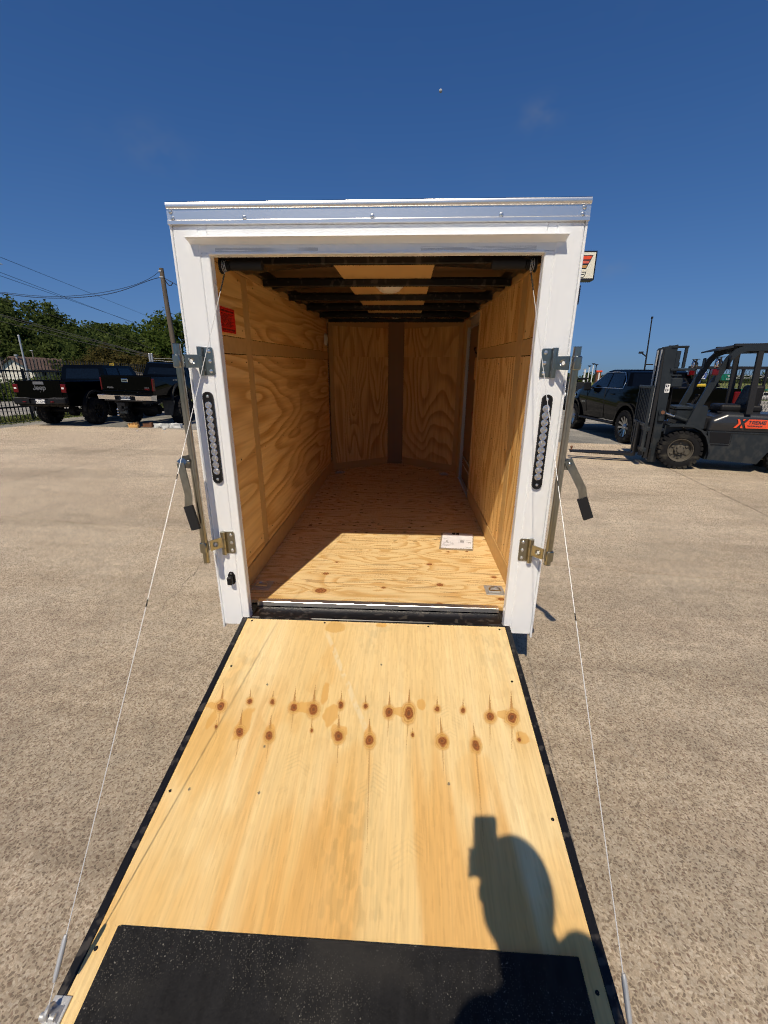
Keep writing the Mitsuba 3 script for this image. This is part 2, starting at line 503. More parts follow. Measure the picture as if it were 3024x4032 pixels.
mat('m_zinc', pr(proc(zinc_f), .19, .98))
mat('m_black', pr(proc(steel_f), .36, specular=.4))
mat('m_grit', {'type': 'bumpmap', 'arbitrary': proc(grit_b, 1e-3), 'scale': 1.0, 'bsdf': pr(proc(grit_f), .8, specular=.25)})
mat('m_alu', pr((.91, .885, .85), .33, .95))
mat('m_chrome', pr((.80, .81, .82), .09, 1.0))
mat('m_rivet', pr((.70, .71, .72), .22, .9))
mat('m_cable', pr((.74, .74, .72), .35, .35))
mat('m_gasket', pr((.007, .007, .008), .5, specular=.3))
mat('m_matte', pr((.008, .008, .009), .75))
mat('m_paint', pr((.0012, .0013, .0018), .04, specular=.16))
mat('m_tint', pr((.002, .0025, .004), .03, specular=.42))
mat('m_tyre', pr(proc(mud_f), .85, specular=.15))
mat('m_redlens', pr((.11, .004, .006), .12))
mat('m_whitelens', pr((.75, .72, .70), .15))
mat('m_plate', pr((.80, .80, .78), .4))
mat('m_ink', pr((.03, .03, .045), .5))
mat('m_badge', pr((.22, .22, .22), .35, .5))
mat('m_redink', pr((.35, .02, .02), .4))
mat('m_label', pr((.72, .022, .012), .5))
mat('m_labelink', pr((.16, .006, .006), .6))
mat('m_fpaint', pr(proc(fpaint_f), .40, specular=.3))
mat('m_orange', pr((.80, .085, .025), .4))
mat('m_paper', pr((.82, .82, .87), .35, clearcoat=.3))
mat('m_grayink', pr((.46, .46, .48), .6))
mat('m_iron', pr((.010, .010, .011), .5))
mat('m_galv', pr((.55, .56, .56), .45, .55))
mat('m_wood', pr((.62, .36, .12), .7))
mat('m_bark', pr(proc(bark_f), .9))
mat('m_roof', pr(proc(roof_f), .85))
mat('m_cream', pr((.72, .70, .62), .7))
mat('m_sign', pr((.80, .765, .62), .35))
mat('m_signframe', pr((.018, .02, .028), .35))
mat('m_green', pr((.0, .16, .095), .5))
mat('m_blue', pr((.10, .16, .42), .5))
mat('m_yellow', pr((.55, .38, .03), .6))
mat('m_dome', pr((.88, .86, .80), .4))
mat('m_skin', pr((.42, .25, .17), .55))
mat('m_shirt', pr((.05, .06, .10), .85))
mat('m_denim', pr((.06, .08, .14), .85))
mat('m_hair', pr((.03, .02, .015), .7))
mat('m_moon', pr((.42, .43, .46), .95, specular=0.0))
mat('m_rust', pr((.16, .07, .035), .7))
mat('m_barrier', pr((.55, .56, .54), .7))
mat('m_leaf', {'type': 'principledthin', 'base_color': {'type': 'mesh_attribute', 'name': 'vertex_color'}, 'roughness': .6, 'diff_trans': .95, 'spec_trans': 0.0}, two=False)
mat('m_lens', pr((.72, .71, .70), .10, .85))
mat('m_gasketpaint', pr((.016, .018, .022), .28, specular=.5, clearcoat=.7))
mat('m_mudrim', pr((.085, .075, .058), .7))
mat('m_greywood', pr((.20, .175, .15), .85))
mat('m_orange2', pr((.70, .14, .09), .4))
mat('m_amber', pr((.55, .28, .08), .4))
mat('m_galvw', pr((.72, .74, .75), .5))
mat('m_sleeve', pr((.36, .29, .20), .12, specular=.6))

# ------------------------------------------------------------------ ground
TR = np.eye(4); TR[:3, :3] = RT; TR[2, 3] = H0
g = put('ground', tm([(-900, -900, -.06), (900, -900, -.06), (900, 2400, -.06), (-900, 2400, -.06)], [(0, 1, 2), (0, 2, 3)]), 'm_grass', False)
lab(g, 'dry grassy ground reaching out to the horizon', kind='structure')
put('asphalt_lot', tm([(-13.6, 8.0, -.012), (36, 2.0, -.012), (36, 33, -.012), (-10.2, 33, -.012), (-12.2, 15.5, -.012)], [(0, 1, 2), (0, 2, 3), (0, 3, 4)]), 'm_asphalt', False)
lab('asphalt_lot', 'grey patched asphalt strip under the parked pickups', kind='structure')
# exposed aggregate slabs: the joints run at nine degrees to the trailer
A9 = math.radians(-9.1)
us, vs = [-13.2, -6.2, 3.8, 13.5, 24], [-13.8, -6.0, -2.2, 1.66, 5.5, 9.35]
lot = None
for i in range(len(us) - 1):
    for j in range(len(vs) - 1):
        s = bx(us[i] + .005, us[i + 1] - .005, vs[j] + .005, vs[j + 1] - .005, -.14, 0, .004)
        put('concrete_lot__slab', s, 'm_concrete', False, rotz(A9))
lab('concrete_lot', 'tan exposed aggregate concrete yard in large slabs', kind='structure')
put('street', tm([(-24.2, -40, -.03), (-15.1, -40, -.03), (-15.1, 160, -.03), (-24.2, 160, -.03)], [(0, 1, 2), (0, 2, 3)]), 'm_asphalt', False)
lab('street', 'grey street running past beyond the iron fence', kind='structure')
put('far_road', tm([(14, 36, -.03), (300, 36, -.03), (300, 47, -.03), (14, 47, -.03)], [(0, 1, 2), (0, 2, 3)]), 'm_asphalt', False)
lab('far_road', 'pale road far off behind the forklift', kind='structure')

# ------------------------------------------------------------------ the cargo trailer (trailer coordinates, x right, y inwards, z up)
CT_ = 'cargo_trailer'
HW, BO, ZH, YB, ZC, ZF = .789, .6534, 1.7, 3.2157, 1.768, .0635


def tr(part, mesh, m, smooth=30):
    return put(f'{CT_}__{part}', mesh, m, smooth, TR)


lab(CT_, 'white enclosed cargo trailer with open plywood interior and lowered ramp', 'trailer')
for s in (-1, 1):
    p = tr('corner_post', bx(*sorted((s * .689, s * HW)), 0, .046, 0, 1.799, .004), 'm_white')
    e = bx(*sorted((s * BO, s * .6895)), -.0015 + .0035, .046, .0, 1.706, .003)
    tr(p[len(CT_) + 2:] + '__edge_strip', e, 'm_white')
    for z in (.085, .95, 1.60):
        tr(p[len(CT_) + 2:] + '__rivet', dome((s * BO, .03, z), .005, .003, 10, 'x', -s), 'm_rivet')
# outer skin, roof and nose
for s in (-1, 1):
    tr('side_wall', cat(bx(*sorted((s * .791, s * .80)), .0, 3.25, -.02, 1.82, .002)), 'm_white')
    tr('side_wall', extr([(s * .80, 3.25), (s * .79, 3.25), (0, 3.79), (0, 3.80)], -.02, 1.82, 'xy'), 'm_white')
tr('roof', extr([(-.80, .03), (.80, .03), (.80, 3.25), (0, 3.80), (-.80, 3.25)], 1.822, 1.872, 'xy'), 'm_white')
# extruded aluminium roof trim with a groove and lips
prof = [(.05, 1.800), (-.004, 1.800), (-.012, 1.802), (-.012, 1.813), (-.0085, 1.817), (-.0085, 1.8475), (-.004, 1.849), (-.004, 1.853),
        (-.009, 1.854), (-.012, 1.857), (-.0135, 1.866), (-.011, 1.874), (-.004, 1.8775), (.05, 1.8785)]
tr('roof_trim', extr(prof, -.7995, .7995, 'yz'), 'm_alu', 40)
for x, z in [(-.783, 1.843), (-.778, 1.821), (-.497, 1.822), (-.006, 1.822), (.475, 1.822), (.776, 1.843), (.773, 1.821)]:
    tr('roof_trim__rivet', dome((x, -.009, z), .0078, .006, 14), 'm_rivet')
# header: plate, drip rail, dished strip below it, bright lip
tr('header', bx(-.653, .653, 0, .05, 1.7525, 1.7988, .002), 'm_white')
for s in (-1, 1):
    tr('header__end_plate', bx(*sorted((s * .6545, s * .6885)), 0.001, .046, 1.7525, 1.7988, .001), 'm_white')
tr('header', bx(-.724, .738, .0045, .048, 1.7072, 1.752, .0015), 'm_white')
tr('header__lip', bx(-BO, BO, -.004, .044, 1.699, 1.7068, .002), 'm_white')
rail = [(.004, 1.7515), (-.026, 1.7555), (-.040, 1.7545), (-.0415, 1.7515), (-.034, 1.7465), (-.016, 1.742), (-.006, 1.737), (.004, 1.7355)]
tr('drip_rail', extr(rail, -.7255, .7245, 'yz'), 'm_white', 40)
# floor, sill, threshold
fl = extr([(-.75, .144), (.75, .144), (.75, 3.2157), (0, 3.76), (-.75, 3.2157)], .045, ZF, 'xy')
tr('floor', fl, 'm_floor', False)
tr('threshold', cat(bx(-.652, .652, .126, .158, .0645, .0675, .001), bx(-.652, .652, .122, .1262, .042, .0672, .001)), 'm_alu')
for x in (-.6, -.33, -.03, .3, .585):
    tr('threshold__screw', dome((x, .14, .0675), .0055, .003, 10, 'z'), 'm_rivet')
tr('rear_sill', cat(bx(-.6525, .6525, .012, .1215, -.10, .040, .006), bx(-.66, .66, .006, .026, .015, .034, .003)), 'm_black')
for x0, x1 in [(-.60, -.33), (.30, .585)]:
    segs = [cyl((x0 + k * (x1 - x0) / 3 + .004, -.012, .046), (x0 + (k + 1) * (x1 - x0) / 3 - .004, -.012, .046), .014, 12) for k in range(3)]
    tr('hinge', cat(segs, bx(x0, x1, -.004, .010, .020, .046, .002)), 'm_black')
# interior lining: base sheet of each wall with panels laid on it, strips over the joints
for s in (-1, 1):
    def sb(d0, d1):                     # depth from the lining plane towards the middle
        return sorted((s * (.75 + .012 - d0), s * (.75 + .012 - d1)))
    yend = 3.2157 if s < 0 else 2.09
    w = tr('wall_lining', bx(*sb(-.012, .004), .046, yend, ZF + .001, 1.80), 'm_seam')
    wn = w[len(CT_) + 2:]
    b0, b1 = (.598, .688) if s < 0 else (.618, .722)
    for (y0, y1, z0, z1) in [(.05, b0 - .004, 1.425, 1.734), (b1 + .003, yend - (.06 if s < 0 else .0), 1.424, 1.735), (.05, b0 - .004, .186, 1.338), (b1 + .003, yend - (.06 if s < 0 else .0), .186, 1.340)]:
        tr(wn + '__panel', bx(*sb(.0045, .012), y0, y1, z0, z1, .0015), 'm_wall', False)
    for (y0, y1, z0, z1) in [(b0 + .001, b1 - .001, .184, 1.735)]:
        tr(wn + '__batten', bx(*sb(.0045, .013 if s > 0 else .0095), y0, y1, z0, z1, .0015), 'm_trim')
    for (y0, y1) in [(.05, b0 - .001), (b1 + .001, yend)]:
        tr(wn + '__belt_strip', bx(*sb(.0045, .010), y0, y1, 1.3425, 1.4215, .001), 'm_trim')
    for yy in [.12, .35, .56] + list(np.arange(.78, yend - .08, .41)):
        for zz in (.26, .80, 1.30, 1.46, 1.70):
            tr(wn + '__screw', dome((s * .7488, yy + .012 * math.sin(zz * 9 + yy * 5), zz), .0048, .0012, 8, 'x', -s), 'm_seam')
    tr(wn + '__skirting', bx(*sb(.0045, .0165), .05, yend, ZF + .0015, .182, .002), 'm_trim')
    tr(wn + '__cornice', bx(*sb(.0045, .016), .05, yend + (0 if s < 0 else 1.1), 1.7375, 1.79, .002), 'm_trim')
# V nose: two panels, cover strips, centre post
for s in (-1, 1):
    a, b = np.array([s * .75, 3.2157]), np.array([0.0, 3.745])
    dd = (b - a) / np.linalg.norm(b - a); nn = np.array([-dd[1], dd[0]]) * s
    if nn[1] > 0: nn = -nn
    Lw = np.linalg.norm(b - a)

    def nb(u0, u1, z0, z1, d0, d1):
        P = []
        for u in (u0, u1):
            for d in (d0, d1):
                q = a + dd * u + nn * d
                P += [(q[0], q[1], z0), (q[0], q[1], z1)]
        return hull(P)
    w = tr('nose_wall', nb(0, Lw, ZF + .001, 1.80, -.01, .004), 'm_trim')
    wn = w[len(CT_) + 2:]
    tr(wn + '__panel', nb(.055, Lw - .10, .15, 1.70, .004, .009), 'm_wall', False)
    tr(wn + '__cover_strip', nb(.0, .052, ZF + .002, 1.79, .0045, .012), 'm_trim')
    tr(wn + '__cover_strip', nb(.054, Lw - .09, 1.702, 1.79, .0045, .012), 'm_trim')
    tr(wn + '__cover_strip', nb(.054, Lw - .09, ZF + .002, .148, .0045, .012), 'm_trim')
tr('nose_post', bx(-.095, .095, 3.655, 3.70, ZF + .002, 1.79, .004), 'm_post')
tr('wall_vent', move(lathe([(.0005, .022), (.035, .021), (.055, .013), (.064, 0), (.064, -.004), (.0005, -.004)], 28, 'x'), -.744, 3.016, 1.547), 'm_dome', 40)
# side door in the right wall, set back behind the lining
d = tr('side_door', bx(.788, .7905, 2.10, 2.95, .075, 1.655), 'm_door')
dn = d[len(CT_) + 2:]
tr(dn + '__frame', cat(bx(.756, .786, 2.948, 2.975, .066, 1.66, .003), bx(.770, .786, 2.09, 2.935, 1.645, 1.662, .002), bx(.764, .786, 2.09, 2.935, .066, .08, .002)), 'm_galv')
tr(dn + '__bar', cat(bx(.783, .7878, 2.12, 2.93, .315, .33, .001), bx(.783, .7878, 2.12, 2.93, .235, .245, .001)), 'm_galv')
tr(dn + '__latch', cat(bx(.765, .7875, 2.22, 2.30, .80, .93, .005), cyl((.755, 2.26, .86), (.766, 2.26, .86), .018, 14)), 'm_redink')
tr(dn + '__notice', cat(bx(.7865, .7878, 2.40, 2.52, 1.16, 1.36)), 'm_wall', False)
tr(dn + '__grab_handle', tube([(.787, 2.42, 1.40), (.772, 2.42, 1.405), (.772, 2.50, 1.445), (.787, 2.50, 1.45)], .006, 8), 'm_matte')
tr('wall_lining_end', bx(.7385, .7875, 2.0905, 2.0965, ZF + .002, 1.735, .001), 'm_trim')
tr('wall_lining_end', bx(.7385, .7875, 2.978, 3.21, ZF + .002, 1.735, .001), 'm_trim')
# ceiling: sheet, pale strip down the middle, black steel bows and edge rails
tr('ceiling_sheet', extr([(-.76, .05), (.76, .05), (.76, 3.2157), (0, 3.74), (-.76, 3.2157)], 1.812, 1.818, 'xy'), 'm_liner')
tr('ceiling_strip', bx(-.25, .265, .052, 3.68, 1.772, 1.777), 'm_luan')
for y in (.34, .93, 1.52, 2.11, 2.70, 3.18):
    b = tr('ceiling_bow', bx(-.735, .735, y, y + .032, 1.732, 1.770, .003), 'm_black')
    if y < 3:
        for s in (-1, 1):
            xs = np.linspace(.268, .735, 9)
            zz = 1.781 - .036 * ((xs - .268) / .467) ** 1.6
            tr(b[len(CT_) + 2:] + '__arch', cat([hull([(s * xs[i], y + .19, zz[i]), (s * xs[i + 1], y + .19, zz[i + 1]), (s * xs[i], y + .32, zz[i]), (s * xs[i + 1], y + .32, zz[i + 1]),
                                                        (s * xs[i], y + .20, 1.811), (s * xs[i + 1], y + .20, 1.811), (s * xs[i], y + .31, 1.811), (s * xs[i + 1], y + .31, 1.811)]) for i in range(8)]), 'm_black')
for s in (-1, 1):
    tr('ceiling_rail', bx(*sorted((s * .70, s * .738)), .05, 3.22, 1.767, 1.811, .004), 'm_black')
tr('ceiling_lamp', move(lathe([(.0005, -.040), (.04, -.037), (.066, -.026), (.080, -.008), (.088, -.006), (.088, .0), (.0005, .0)], 32), .012, 1.20, 1.7715), 'm_dome', 50)
tr('ceiling_lamp', move(lathe([(.0005, -.02), (.03, -.018), (.05, -.01), (.06, 0), (.0005, .0)], 28), .005, 3.0, 1.7715), 'm_dome', 50)
# red warning label with its black print
lb = tr('warning_label', bx(-.7435, -.7425, .262, .445, 1.437, 1.549), 'm_label', False)
ln = []
for k in range(12):
    z = 1.521 - k * .0053
    for (a, b) in ((.272, .272 + .15 - .02 * (k % 3)),):
        ln.append(bx(-.7426, -.7422, a, b, z - .0016, z + .0012))
for (a, b) in ((.272, .315), (.322, .372), (.379, .428)):
    ln.append(bx(-.7426, -.7422, a, b, 1.5295, 1.538))
    ln.append(bx(-.7426, -.7422, a, b, 1.4465, 1.455))
for z in (1.5435, 1.4415):
    ln.append(bx(-.7426, -.7422, .266, .440, z - .0008, z + .0008))
tr('warning_label__print', cat(ln), 'm_labelink', False)
# recessed D-ring tie-downs
for (x, y) in [(.667, .328), (-.683, .306), (-.64, 3.12), (.60, 3.12)]:
    pan = cat(bx(x - .053, x + .053, y - .055, y + .055, ZF + .0005, ZF + .003, .001))
    k = tr('tie_down', pan, 'm_galv')
    kn = k[len(CT_) + 2:]
    tr(kn + '__dish', move(lathe([(.042, .0042), (.039, .0050), (.033, .0032), (.0005, .0031)], 24), x, y, ZF), 'm_galv', 60)
    ang = np.linspace(-.15, math.pi + .15, 15)
    ring = [(x + .031 * math.cos(t), y - .012 + .036 * math.sin(t), ZF + .009 + .003 * math.sin(t)) for t in ang]
    tr(kn + '__ring', cat(tube(ring, .0042, 8), cyl((x - .034, y - .018, ZF + .008), (x + .034, y - .018, ZF + .008), .0055, 10)), 'm_chrome', 60)
    for sx in (-1, 1):
        for sy in (-1, 1):
            tr(kn + '__screw', dome((x + sx * .043, y + sy * .045, ZF + .003), .0045, .0025, 10, 'z'), 'm_rivet')
# spring drums at the head of the opening
for s in (-1, 1):
    dr_ = tr('cable_drum', cat([cyl((s * (.640 - .0062 * k), .085, 1.676), (s * (.6362 - .0062 * k), .085, 1.676), .024 - .0015 * k, 20) for k in range(6)]), 'm_matte')
    tr('cable_drum' + dr_[len(CT_) + 2 + 10:] + '__wound_cable', cat([cyl((s * (.6405 - .0062 * k), .085, 1.676), (s * (.6385 - .0062 * k), .085, 1.676), .0248 - .0015 * k, 20) for k in range(1, 4)]), 'm_galv')
    tr('cable_drum' + dr_[len(CT_) + 2 + 10:] + '__housing', cat(cyl((s * .601, .085, 1.678), (s * .47, .085, 1.678), .019, 16), cyl((s * .645, .085, 1.676), (s * .641, .085, 1.676), .029, 18), bx(*sorted((s * .60, s * .646)), .06, .11, 1.70, 1.7345)), 'm_matte')
# LED bars
for s in (-1, 1):
    X = s * .728
    z0, z1 = .766, 1.178
    hous = extr(sbox(X - .001, z0 + .022, X + .001, z1 - .022).buffer(.0205), -.008, .0, 'xz')
    k = tr('tail_light', hous, 'm_gasket')
    kn = k[len(CT_) + 2:]
    inner = Polygon(sbox(X - .001, z0 + .022, X + .001, z1 - .022).buffer(.0165).exterior)
    tr(kn + '__bezel', extr(Polygon(sbox(X - .001, z0 + .022, X + .001, z1 - .022).buffer(.021).exterior.coords, [list(inner.exterior.coords)]), -.011, -.008, 'xz'), 'm_matte')
    n = 11
    for i in range(n):
        zc = z1 - .058 - i * (z1 - z0 - .116) / (n - 1)
        tr(kn + '__lamp', cat(move(lathe([(.0155, 0), (.0155, -.002), (.0125, -.0035), (.006, -.0008), (.0055, -.005), (.0005, -.0055)], 16, 'y'), X, -.0082, zc)), 'm_lens', 35)
    for zc in (z0 + .020, z1 - .020):
        tr(kn + '__screw', dome((X, -.0085, zc), .0065, .003, 12), 'm_rivet')
# licence plate lamp on the left post
k = tr('plate_lamp', extr([(-.738, .252), (-.728, .240), (-.712, .240), (-.704, .252), (-.704, .290), (-.714, .306), (-.730, .306), (-.738, .290)], -.006, 0, 'xz'), 'm_gasket')
tr('plate_lamp__hood', bx(-.735, -.711, -.034, -.006, .247, .289, .004), 'm_gasket')
tr('plate_lamp__screw', dome((-.7215, -.006, .297), .0035, .002, 10), 'm_rivet')


# cam lock bars swung open at both posts
def dp(x, z, y):
    """a point seen at (x, z) on the plane y = -.03, moved along its line of sight to depth y"""
    k_ = (1.8982 + y) / 1.8682
    return (.1373 + (x - .1373) * k_, y, 1.2915 + (z - 1.2915) * k_)


def lock_bar(s):
    yb = -.082
    xb = s * .7955
    top, bot = (1.368, .398) if s < 0 else (1.360, .434)
    k = tr('lock_bar', cyl((xb, yb, bot), (xb, yb, top), .0150, 24), 'm_zinc', 40)
    kn = k[len(CT_) + 2:]
    tr(kn + '__cap', cyl((xb, yb, top), (xb, yb, top + .002), .0156, 20), 'm_matte')
    tr(kn + '__cap', cyl((xb, yb, bot - .002), (xb, yb, bot), .0156, 20), 'm_matte')
    ang, L_ = math.atan2(.056, .046), .060
    for zc, (za, zb) in ((1.302, (1.244, 1.360)), (.467, (.409, .525))):
        xl0, xl1 = s * .7215, s * .684
        pl = sbox(min(xl0, xl1), za + .002, max(xl0, xl1), zb - .002)
        tr(kn + '__hinge', extr(pl.buffer(-.008).buffer(.008), -.0045, .0, 'xz'), 'm_zinc')
        tr(kn + '__barrel', cat(cyl((s * .735, -.0135, za + 0.0), (s * .735, -.0135, za + .034), .0118, 18), cyl((s * .735, -.0135, za + .036), (s * .735, -.0135, zb - .036), .0122, 18), cyl((s * .735, -.0135, zb - .034), (s * .735, -.0135, zb), .0118, 18),
                                    bx(*sorted((s * .716, s * .735)), -.0048, -.001, za + .002, zb - .002)), 'm_zinc', 40)
        zq = dp(0, zc, -.05)[2]
        arm = Polygon([(s * -.004, zq - .026), (s * -.004, zq + .026), (s * L_, zq + .026), (s * L_, zq - .026)])
        arm = arm.difference(affinity.translate(Polygon([(math.cos(t) * .0085, math.sin(t) * .0085) for t in np.linspace(0, 2 * math.pi, 20)[:-1]]), s * .034, zq))
        am = cat(extr(arm, -.0025, .0025, 'xz'), move(lathe([(.0085, -.0015), (.0125, -.0055), (.0145, -.0028)], 18, 'y'), s * .034, 0, zq))
        M_ = rotz(-s * ang); M_[:3, 3] = (s * .738, -.0235, 0)
        tr(kn + '__arm', cat(xf(am, M_), bx(*sorted((xb - s * .014, xb + s * .018)), yb - .019, yb + .018, zq - .026, zq + .026, .004)), 'm_zinc', 40)
        for zz in (za + .018, zc, zb - .018):
            tr(kn + '__rivet', dome((s * .700, -.0045, zz), .0085, .0055, 14), 'm_rivet')
    if s < 0:     # handle folded outwards, its strap seen half edge on
        piv = dp(-.842, .872, -.10)
        path = [dp(-.862, .880, -.105), dp(-.882, .862, -.115), dp(-.866, .715, -.125), dp(-.874, .655, -.13)]
        g0, g1 = np.array(dp(-.875, .660, -.131)), np.array(dp(-.853, .542, -.14))
        q_ = [dp(-.826, .905, -.09), dp(-.826, .838, -.09), dp(-.876, .895, -.11), dp(-.882, .845, -.11)]
        br = hull([(x, y + e, z) for x, y, z in q_ for e in (0, .005)])
    else:
        piv = dp(.850, .888, -.088)
        path = [dp(.842, .905, -.088), dp(.866, .865, -.092), dp(.921, .776, -.098), dp(.931, .732, -.10)]
        g0, g1 = np.array(dp(.926, .736, -.10)), np.array(dp(.968, .640, -.105))
        q_ = [dp(.822, .862, -.082), dp(.822, .912, -.082), dp(.858, .912, -.083), dp(.868, .896, -.083), dp(.860, .862, -.083)]
        br = hull([(x, y + e, z) for x, y, z in q_ for e in (0, .005)])
    strap = []
    for i in range(len(path) - 1):
        p, q = np.array(path[i]), np.array(path[i + 1])
        t = (q - p) / np.linalg.norm(q - p)
        wv = np.cross(t, (0, 1, 0)); wv /= np.linalg.norm(wv)
        nv = np.cross(t, wv)
        strap.append(hull([c + a * wv * .0165 + b * nv * .0028 for c in (p - t * .003, q + t * .003) for a in (-1, 1) for b in (-1, 1)]))
    tr(kn + '__handle', cat(strap, br, dome((piv[0], piv[1] - .006, piv[2]), .009, .005, 14)), 'm_zinc', 30)
    t = (g1 - g0) / np.linalg.norm(g1 - g0)
    wv = np.cross(t, (0, 1, 0)); wv /= np.linalg.norm(wv); nv = np.cross(t, wv)
    tr(kn + '__grip', hull([c + a * wv * .0200 + b * nv * .0075 for c in (g0, g1) for a in (-1, 1) for b in (-1, 1)]), 'm_matte')


lock_bar(-1); lock_bar(1)

# ramp door: slopes 9.35 degrees, ends on the ground
RA = math.radians(9.35)
RM = TR @ np.array([[1, 0, 0, 0], [0, math.cos(RA), -math.sin(RA), 0], [0, math.sin(RA), math.cos(RA), .0687], [0, 0, 0, 1]])


def rp_(part, mesh, m, smooth=30):
    return put(f'{CT_}__{part}', mesh, m, smooth, RM)


RE = -1.60
rp_('ramp_door', cat(bx(-.6745, .6745, RE, -.034, -.048, -.010, .002)), 'm_alu')
for s in (-1, 1):
    rp_('ramp_door__skin_flange', bx(*sorted((s * .6746, s * .690)), RE, -.045, -.0475, -.043, .001), 'm_galv')
rp_('ramp_door__plywood_sheet', bx(-.6495, .6495, RE, -.038, -.009, 0), 'm_ramp', False)
for s in (-1, 1):
    rp_('ramp_door__edge_channel', cat(bx(*sorted((s * .6505, s * .6735)), RE, -.031, -.012, .0035, .0015), bx(*sorted((s * .671, s * .6737)), RE, -.031, -.012, .0035)), 'm_black')
rp_('ramp_door__edge_channel', bx(-.65, .65, -.0375, -.029, -.012, .0025, .001), 'm_black')
rp_('ramp_door__grip_mat', bx(-.5975, .602, RE, -1.226, .0005, .0115, .0015), 'm_grit', False)
for (x, y) in [(-.62, -.345), (.615, -.37), (-.632, -.88), (.632, -.905), (-.633, -1.27), (.628, -1.285), (-.622, -.052), (-.25, -.050), (.27, -.052), (.62, -.056)]:
    rp_('ramp_door__screw', move(lathe([(.0052, .0), (.0050, .0009), (.0005, .0010)], 12), x, y, .0002), 'm_gasket')
# lifting cables with their eye bolts
for s in (-1, 1):
    e = (RM @ np.array([s * .662, -1.385, .03, 1]))[:3]
    a = (TR @ np.array([s * .6215, .071, 1.662, 1]))[:3]
    vec = e - a
    N = 420
    L_ = np.linalg.norm(vec)
    tt = np.linspace(0, 1, 60)
    pts = a + tt[:, None] * vec + np.array([0, 0, -1]) * (.012 * 4 * tt * (1 - tt))[:, None]
    k = put(f'{CT_}__lift_cable', tube(pts, .0013, 7), 'm_cable', True)
    for (t0, t1, r) in ((.012, .05, .0026), (.40, .408, .0018), (.585, .595, .0018)):
        put(k + '__sleeve', tube([a + t0 * vec + np.array([0, 0, -.048 * t0 * (1 - t0)]), a + t1 * vec + np.array([0, 0, -.048 * t1 * (1 - t1)])], r, 8), 'm_gasket')
    put(k + '__ferrule', tube([a + .940 * vec, a + .945 * vec, a + .973 * vec, a + .978 * vec], [.004, .0062, .0062, .0045], 10), 'm_galv', 40)
    ang = np.linspace(0, 2 * math.pi, 17)
    eye = [(s * .662, -1.385 + .012 * math.cos(t), .018 + .015 * math.sin(t)) for t in ang]
    rp_('ramp_door__eye_bolt', cat(tube(eye, .005, 8, False), cyl((s * .662, -1.385, -.004), (s * .662, -1.385, .006), .014, 6), cyl((s * .645, -1.392, .014), (s * .68, -1.392, .014), .0075, 10), bx(*sorted((s * .634, s * .676)), -1.42, -1.355, .0005, .005, .001),
                                       hull([(s * .64, -1.40, .005), (s * .68, -1.40, .005), (s * .64, -1.37, .005), (s * .68, -1.37, .005), (s * .653, -1.39, .026), (s * .667, -1.39, .026)])), 'm_galv', 40)
# running gear below the box
tr('chassis', cat(bx(-.74, .74, .13, .19, -.10, .043), bx(-.74, -.68, .19, 3.2, -.10, .043), bx(.68, .74, .19, 3.2, -.10, .043), cyl((-.86, 1.9, -.02 - .05), (.86, 1.9, -.07), .03, 12), bx(-.05, .05, 3.2, 4.9, -.10, -.02)), 'm_black')


def wheel(key, M, R, w, rim_r, spokes=10, tread=True, rim='m_chrome', hub='m_chrome', lugs=26):
    """a wheel about the x axis, its outer face towards +x"""
    k = put(key, lathe([(rim_r, -w / 2), (R * .93, -w / 2), (R * .985, -w * .42), (R, -w * .3), (R, w * .3), (R * .985, w * .42), (R * .93, w / 2), (rim_r * 1.04, w / 2), (rim_r, w * .44), (rim_r * .97, w * .30), (rim_r * .97, -w * .4), (rim_r, -w / 2)], 44, 'x'), 'm_tyre', 35, M)
    if tread:
        bl = []
        for i in range(lugs):
            a = 2 * math.pi * i / lugs
            for (x0, x1, o) in ((-.50, -.20, 0), (-.16, .16, .5), (.20, .50, 0)):
                b = bx(x0 * w, x1 * w, -R * .085, R * .085, R * .96, R * 1.028, .006)
                bl.append(xf(b, rotx(a + o * 2 * math.pi / lugs)))
        put(k + '__tread', cat(bl), 'm_tyre', False, M)
    f = [lathe([(rim_r, w * .47), (rim_r * .985, w * .5), (rim_r * .90, w * .44), (rim_r * .86, w * .20), (rim_r * .3, w * .16), (.001, w * .16)], 36, 'x')]
    put(k + '__rim', cat(f), rim if spokes else hub, 40, M)
    sp = []
    for i in range(spokes):
        a = 2 * math.pi * i / spokes
        r0, r1 = rim_r * .18, rim_r * .93
        b = hull([(w * .30, -.022, r0), (w * .30, .022, r0), (w * .22, -.026, r0), (w * .22, .026, r0), (w * .46, -.03, r1), (w * .46, .03, r1), (w * .34, -.02, r1), (w * .34, .02, r1)])
        sp.append(xf(b, rotx(a)))
    sp.append(lathe([(rim_r * .26, w * .22), (rim_r * .25, w * .36), (rim_r * .12, w * .42), (.001, w * .43)], 24, 'x'))
    for i in range(6):
        a = 2 * math.pi * i / 6
        sp.append(xf(cyl((w * .34, 0, rim_r * .19), (w * .43, 0, rim_r * .19), .013, 8), rotx(a)))
    put(k + '__hub', cat(sp), hub, 30, M)
    return k


